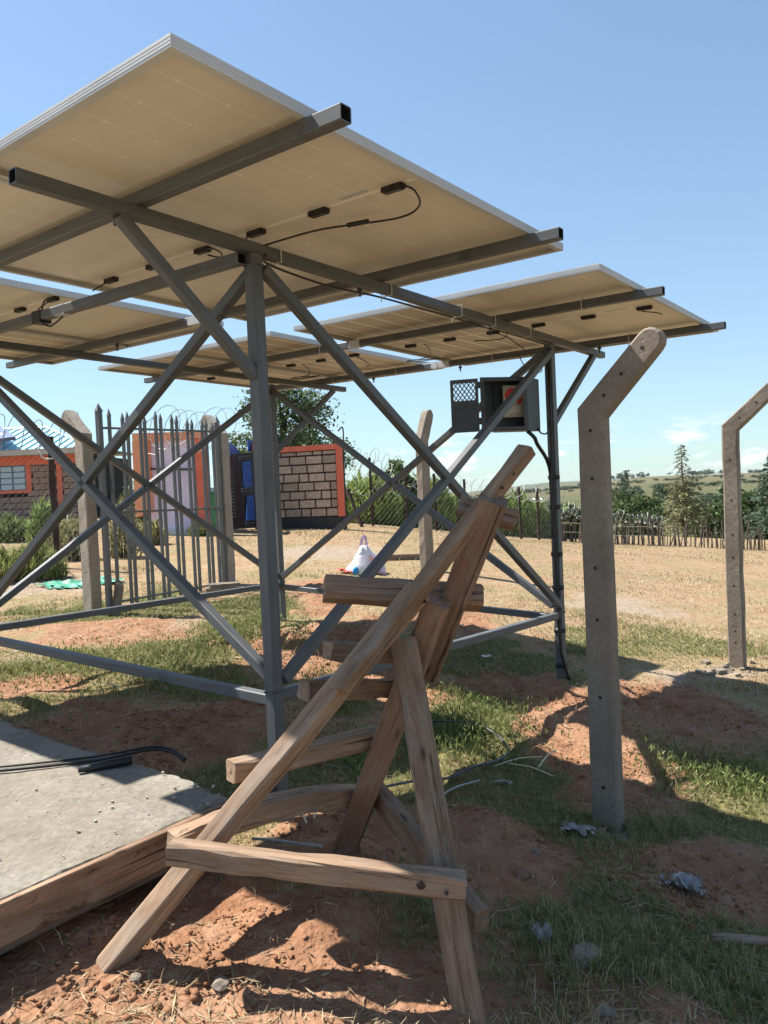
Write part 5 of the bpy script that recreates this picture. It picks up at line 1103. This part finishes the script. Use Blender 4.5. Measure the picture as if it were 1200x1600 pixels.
def litter(n_, seed):
    r = np.random.default_rng(seed); R0 = 1.5 + 8 * r.random(n_) ** 1.3; th = r.uniform(-.62, .62, n_); x = R0 * np.sin(th); y = R0 * np.cos(th); z, s, g, p = zfull(x, y)
    keep = (r.random(n_) < np.clip(.25 + 1.6 * fbm(x, y, 1.6, 4), .04, 1)) & ~exclude(x, y); x, y, z = x[keep], y[keep], z[keep]; n_ = len(x); a_ = r.uniform(0, 6.28, n_); L = .012 + .05 * r.random(n_) ** 2.5; w = r.uniform(.0012, .003, n_) * np.maximum(1, R0[keep] / 3); up = r.uniform(.002, .010, n_)
    d = np.stack([np.cos(a_), np.sin(a_), r.normal(0, .12, n_)], 1); o = np.stack([-np.sin(a_), np.cos(a_), r.normal(0, .3, n_)], 1); c_ = np.stack([x, y, z + up], 1); q = (d * L[:, None]); v = (o * w[:, None])
    k = r.random((n_, 1)); cc = np.array([[.20, .13, .075]]) * (1 - k) + np.array([[.55, .45, .29]]) * k
    tag(link('straw_litter', fastmesh('straw_litter', np.stack([c_ - q, c_ + v, c_ + q, c_ - v], 1), 4, M['blade'], cc)), 'bits of straw and dry leaf lying over the earth', kind='stuff')
litter(60000, 131)
# clods
def clods(n_, seed):
    r = np.random.default_rng(seed); ico = bmesh.new(); bmesh.ops.create_icosphere(ico, subdivisions=1, radius=1); base = np.array([v.co[:] for v in ico.verts]); fc = np.array([[v.index for v in f.verts] for f in ico.faces]); ico.free()
    R0 = 1.5 + 5.5 * r.random(n_) ** 1.1; th = r.uniform(-.6, .6, n_); x = R0 * np.sin(th); y = R0 * np.cos(th); z, s, g, p = zfull(x, y); keep = (r.random(n_) < s * np.clip(fbm(x, y, 2.3, 3) * 1.8 + .45, .05, 1)) & ~exclude(x, y); x, y, z = x[keep], y[keep], z[keep]; n_ = len(x)
    sc = .002 + .009 * r.random(n_) ** 6 + .004 * r.random(n_) ** 2; co = base[None] * (1 + r.normal(0, .22, (n_, len(base), 1))) * sc[:, None, None] * np.array([1, 1, .7]); a_ = r.uniform(0, 6.28, n_); c_, s_ = np.cos(a_)[:, None], np.sin(a_)[:, None]; X_ = co[..., 0] * c_ - co[..., 1] * s_; Y_ = co[..., 0] * s_ + co[..., 1] * c_
    co = np.stack([X_ + x[:, None], Y_ + y[:, None], co[..., 2] + z[:, None] + sc[:, None] * .25], -1); k = r.random((n_, 1)); cc = np.array([[.28, .125, .065]]) * (1 - k) + np.array([[.36, .205, .12]]) * k
    me = fastmesh('soil_clods', co, 3, M['clod'], cc, fc); tag(link('soil_clods', me), 'small red soil clods and grit over the dug earth', kind='stuff')
n = NT('clod'); at_ = n.new('Attribute'); at_.attribute_name = 'Col'; n.col(n.mix(1.0, at_.outputs['Color'], (.78, .78, .78, 1), 'MULTIPLY')); M['clod'] = n.set(.95, 0, .1)
clods(80000, 121)
def rock(name, label, cat, px, py, w, d, h, mat, seed, group=None, flat=False):
    p = onground(px, py); r = random.Random(seed); bm = bmesh.new(); bmesh.ops.create_icosphere(bm, subdivisions=2, radius=1)
    for v in bm.verts:
        k = 1 + r.uniform(-.16, .16); q = v.co * k; m_ = max(abs(q.x), abs(q.y), abs(q.z)) if flat else 1; q = q / (m_ ** .6) if flat else q; v.co = V((q.x * w / 2, q.y * d / 2, q.z * h / 2))
    me = bpy.data.meshes.new(name); bm.to_mesh(me); bm.free(); me.materials.append(mat); o = link(name, me, None, Matrix.Translation((p.x, p.y, ZG(p.x, p.y) + h * .22)) @ Matrix.Rotation(r.uniform(0, 3), 4, 'Z')); tag(o, label, cat, group); return o
rock('stone', 'grey brown stone in the shaded grass at the bottom right', 'stone', 915, 1510, .10, .08, .07, M['stone'], 1)
rock('stone', 'flat reddish stone in the soil under the ladder prop', 'stone', 815, 1366, .09, .06, .04, M['stone_red'], 2)
rock('stone', 'pale stone near the foot of the long ladder rail', 'stone', 345, 1520, .055, .05, .035, M['stone'], 3)
rock('stone', 'small pale stone at the right of the long ladder rail foot', 'stone', 210, 1520, .04, .035, .025, M['stone'], 4)
rock('stone', 'small stone beside the dug soil right of the tie beam', 'stone', 838, 1330, .035, .035, .025, M['stone'], 5)
rock('stone', 'small dark stone at the bottom edge left of the shaded grass', 'stone', 945, 1585, .06, .05, .04, M['stone'], 6)
rock('stone', 'flat slab of stone in front of the left gate bars', 'stone', 205, 946, .32, .2, .05, M['stone_red'], 7, None, True)
b = MB(); p = onground(350, 925); z = ZG(p.x, p.y); b.box((-.22, -.12, -.04), (.22, .12, .06), 0, Matrix.Translation((p.x, p.y, z)) @ Matrix.Rotation(.25, 4, 'Z')); b.box((-.18, -.10, .061), (.2, .11, .10), 0, Matrix.Translation((p.x, p.y, z)) @ Matrix.Rotation(.32, 4, 'Z'))
tag(link('stone_block', mesh('stone_block', b.v, b.f, M['stone'], b.m)), 'squared stone blocks at the foot of the right gate post', 'stone')
b = MB(); rr = random.Random(8)
for k in range(22):
    p = onground(rr.uniform(1090, 1180), 1040 + rr.gauss(8, 6)); z = ZG(p.x, p.y); q = rr.uniform(.012, .045); b.box((-q, -q * .8, -q * .5), (q, q * .7, q * .6), 0, Matrix.Translation((p.x, p.y, z + q * .2)) @ Matrix.Rotation(rr.uniform(0, 6), 4, 'Z') @ Matrix.Rotation(rr.uniform(-.5, .5), 4, 'X'))
tag(link('concrete_rubble', mesh('concrete_rubble', b.v, b.f, M['stone'], b.m)), 'broken concrete crumbs round the foot of the right cranked post', kind='stuff')
def scrap(name, label, cat, px, py, w, d, h, mat, seed, n_=12, fold=1.0):
    p = onground(px, py); z0 = ZG(p.x, p.y); b = MB(); X_, Y_ = np.meshgrid(np.linspace(-.5, .5, n_), np.linspace(-.5, .5, n_)); Zf = np.abs(fbm(X_ + seed, Y_, 3.2, 3)) * 1.0 * h * fold; ang = seed; rr = np.hypot(X_, Y_); Rj = 1 + .35 * fbm(X_ * 2 + seed, Y_ * 2, 1.5, 2)
    xs_ = X_ * w * Rj; ys_ = Y_ * d * Rj
    for i in range(n_):
        for j in range(n_):
            gx_, gy_ = p.x + xs_[i, j] , p.y + ys_[i, j]; b.v.append(V((gx_, gy_, ZG(gx_, gy_) + .012 + float(Zf[i, j]))))
    for i in range(n_ - 1):
        for j in range(n_ - 1):
            if np.hypot(X_[i, j] + .04, Y_[i, j] + .04) < .5 + .1 * math.sin(i * 3 + j * 2 + seed): b.f.append((i * n_ + j, i * n_ + j + 1, (i + 1) * n_ + j + 1, (i + 1) * n_ + j)); b.m.append(0)
    o = link(name, mesh(name, b.v, b.f, mat, b.m, True)); tag(o, label, cat); return o
scrap('plastic_scrap', 'torn pale plastic strip at the foot of the nearest concrete post', 'plastic scrap', 905, 1300, .15, .10, .06, M['bag_grey'], 3)
scrap('plastic_scrap', 'crumpled clear plastic bag on the shaded grass at the right', 'plastic scrap', 1068, 1380, .17, .14, .10, M['bag_grey'], 5, 16)
scrap('plastic_scrap', 'small white plastic scrap in the grass right of the tie beam end', 'plastic scrap', 846, 1458, .075, .07, .04, M['bag_grey'], 7)
scrap('plastic_scrap', 'white plastic sleeve in the grass beside the coiled pipe', 'plastic scrap', 785, 1228, .10, .05, .03, M['bag_grey'], 9)
scrap('plastic_scrap', 'tiny white plastic bit on the shaded grass below the right rail', 'plastic scrap', 760, 1028, .08, .05, .03, M['bag'], 10)
scrap('green_sheet', 'crumpled green plastic sheet on the grass behind the gate post', 'plastic sheet', 108, 915, .75, .5, .10, M['green_net'], 11, 18)
scrap('green_sheet', 'smaller piece of green plastic sheet inside the gate bars', 'plastic sheet', 168, 911, .45, .4, .12, M['green_net'], 13, 16)
# carrier bag on the dry grass
p = onground(571, 896); p = V((p.x, p.y, ZG(p.x, p.y))); BG = thing('carrier_bag', 'white carrier bag with pink handles standing on the dry grass', 'bag', p)
b = MB(); N = 14
prof_ = [(.26, 0), (.27, .06), (.22, .16), (.15, .26), (.09, .34), (.05, .40)]
for (rad, h) in prof_:
    for k in range(N): a_ = 2 * math.pi * k / N; q = 1 + .22 * math.sin(a_ * 3 + h * 9) + .1 * math.sin(a_ * 7); b.v.append(p + V((math.cos(a_) * rad * q, math.sin(a_) * rad * .6 * q, h + .02 * math.sin(a_ * 5))))
for i in range(len(prof_) - 1):
    for k in range(N): b.f.append((i * N + k, i * N + (k + 1) % N, (i + 1) * N + (k + 1) % N, (i + 1) * N + k)); b.m.append(0)
b.f.append(tuple((len(prof_) - 1) * N + k for k in range(N))); b.m.append(0)
t_local(b, 'body', M['bag'], BG)
b = MB()
for k, (x_, h_) in enumerate(((-.055, .30), (-.07, .42), (-.045, .52), (.0, .57), (.045, .53), (.05, .42), (.065, .30))): b.v += [p + V((x_, .015 * (k % 2), h_)), p + V((x_ * .25, -.02 + .02 * (k % 2), h_ - .05))]
b.f = [(2 * k, 2 * k + 2, 2 * k + 3, 2 * k + 1) for k in range(6)]; b.m = [0] * 6; t_local(b, 'handle', M['bag_pink'], BG)
b = MB(); N = 7
for i in range(N):
    for j in range(5): t = i / (N - 1); b.v.append(p + V((.06 + .24 * t, -.10 - .05 * math.sin(j * 1.9 + i), .27 - .24 * t * t - .05 * j + .02 * math.sin(i * 2 + j))))
b.f = [(i * 5 + j, i * 5 + j + 1, (i + 1) * 5 + j + 1, (i + 1) * 5 + j) for i in range(N - 1) for j in range(4)]; b.m = [0] * len(b.f); t_local(b, 'pink_fold', M['bag_pink'], BG)
scrap('red_rag', 'red rag on the dry grass left of the carrier bag', 'rag', 546, 896, .34, .3, .12, M['red_rag'], 15)
p = onground(556, 899); b = MB(); z = ZG(p.x, p.y); b.tube([V((p.x, p.y, z)), V((p.x, p.y, z + .09)), V((p.x, p.y, z + .12))], .05, 10, rs=[.042, .042, .02]); tag(link('blue_cap', mesh('blue_cap', b.v, b.f, M['blue_cap'], b.m, True)), 'small blue plastic container in front of the carrier bag', 'container')
def lay(px0, py0, px1, py1, dz=.03):
    a_, b_2 = onground(px0, py0), onground(px1, py1); return V((a_.x, a_.y, ZG(a_.x, a_.y) + dz)), V((b_2.x, b_2.y, ZG(b_2.x, b_2.y) + dz))
a_, b_2 = lay(600, 876, 668, 874, .05); o = bar('plank', a_, b_2, .10, .09, M['wood_red'], None, seg=5, jit=.004); tag(o, 'reddish plank lying on the dry grass behind the lone post', 'plank')
a_, b_2 = lay(1112, 1478, 1290, 1496, .03); b = MB(); b.tube(spline([a_, a_ * .6 + b_2 * .4 + V((0, 0, .008)), b_2]), .016, 8, rs=None); 
tag(link('wooden_pole', mesh('wooden_pole', b.v, b.f, M['wood_red'], b.m, True)), 'brown round stick lying in the grass at the right edge', 'stick')
def stalk(label, x0, y0, x1, y1, r=.0033, dz=.05, mat=None):
    a_, b_2 = lay(x0, y0, x1, y1, dz); b = MB(); b.tube(spline([a_, (a_ + b_2) / 2 + V((0, 0, .015)), b_2]), r, 5); tag(link('dry_stalk', mesh('dry_stalk', b.v, b.f, mat or M['straw'], b.m, True)), label, 'stalk', 'dry stalks on the ground')
stalk('pale dry stalk standing out on the soil left of the nearest concrete post', 842, 1213, 868, 1178, .0045)
stalk('long dry stalk crossing the shaded grass below the soil mound', 774, 1210, 848, 1197); stalk('dry stalk running towards the nearest concrete post in the shade', 795, 1207, 865, 1228)
stalk('thin stalk in the rubble under the lowest rung', 470, 1293, 480, 1306, .004); stalk('thin stalk leaning in the rubble under the lowest rung', 505, 1280, 492, 1300, .004)
stalk('white stalk lying in the soil on the back slope left of the tower', 20, 1028, 68, 1027, .005); stalk('pale stalk on the dark grass left of the front leg', 160, 1078, 185, 1082, .005)
b = MB(); pts = [onground(x, y) for x, y in ((655, 1143), (690, 1146), (735, 1146), (770, 1156), (790, 1173), (793, 1190), (775, 1205), (740, 1215), (700, 1224), (650, 1232), (600, 1245), (540, 1262), (480, 1290), (430, 1300))]; b.tube(spline([V((p.x, p.y, ZG(p.x, p.y) + .05)) for p in pts]), .0065, 7)
tag(link('pipe_coil', mesh('pipe_coil', b.v, b.f, M['steel_dark'], b.m, True)), 'grey pipe curling through the grass behind the ladder prop', 'pipe')
b = MB(); pts = [onground(x, y) for x, y in ((692, 1246), (715, 1236), (750, 1228))]; b.tube(spline([V((p.x, p.y, ZG(p.x, p.y) + .03)) for p in pts]), .005, 6); tag(link('white_wire', mesh('white_wire', b.v, b.f, M['bag_grey'], b.m, True)), 'short pale wire in the grass right of the ladder prop', 'wire')
b = MB(); pts = [onground(x, y) for x, y in ((395, 1318), (430, 1324), (470, 1332), (505, 1340))]; b.tube(spline([V((p.x, p.y, ZG(p.x, p.y) + .03)) for p in pts]), .006, 6); tag(link('white_wire', mesh('white_wire', b.v, b.f, M['bag_grey'], b.m, True)), 'pale wire on the soil behind the bolted tie beam', 'wire')

# ================================================================== HAZE
zmin = min((o.matrix_world @ V(c)).z for o in scene.objects if o.name == 'ground' for c in o.bound_box)
b = MB(); b.box((-9000, -9000, zmin - 1), (9000, 9000, 60)); hz_ = b.obj('haze', []); tag(hz_, 'thin bluish air over the whole landscape', kind='stuff')
hm_ = bpy.data.materials.new('haze_air'); hm_.use_nodes = True; hn = hm_.node_tree.nodes; hn.clear(); ho = hn.new('ShaderNodeOutputMaterial'); hv = hn.new('ShaderNodeVolumePrincipled')
hv.inputs['Color'].default_value = (.80, .88, 1.0, 1); hv.inputs['Density'].default_value = 0.00003; hv.inputs['Anisotropy'].default_value = 0.2
hm_.node_tree.links.new(hv.outputs[0], ho.inputs['Volume']); hz_.data.materials.append(hm_)
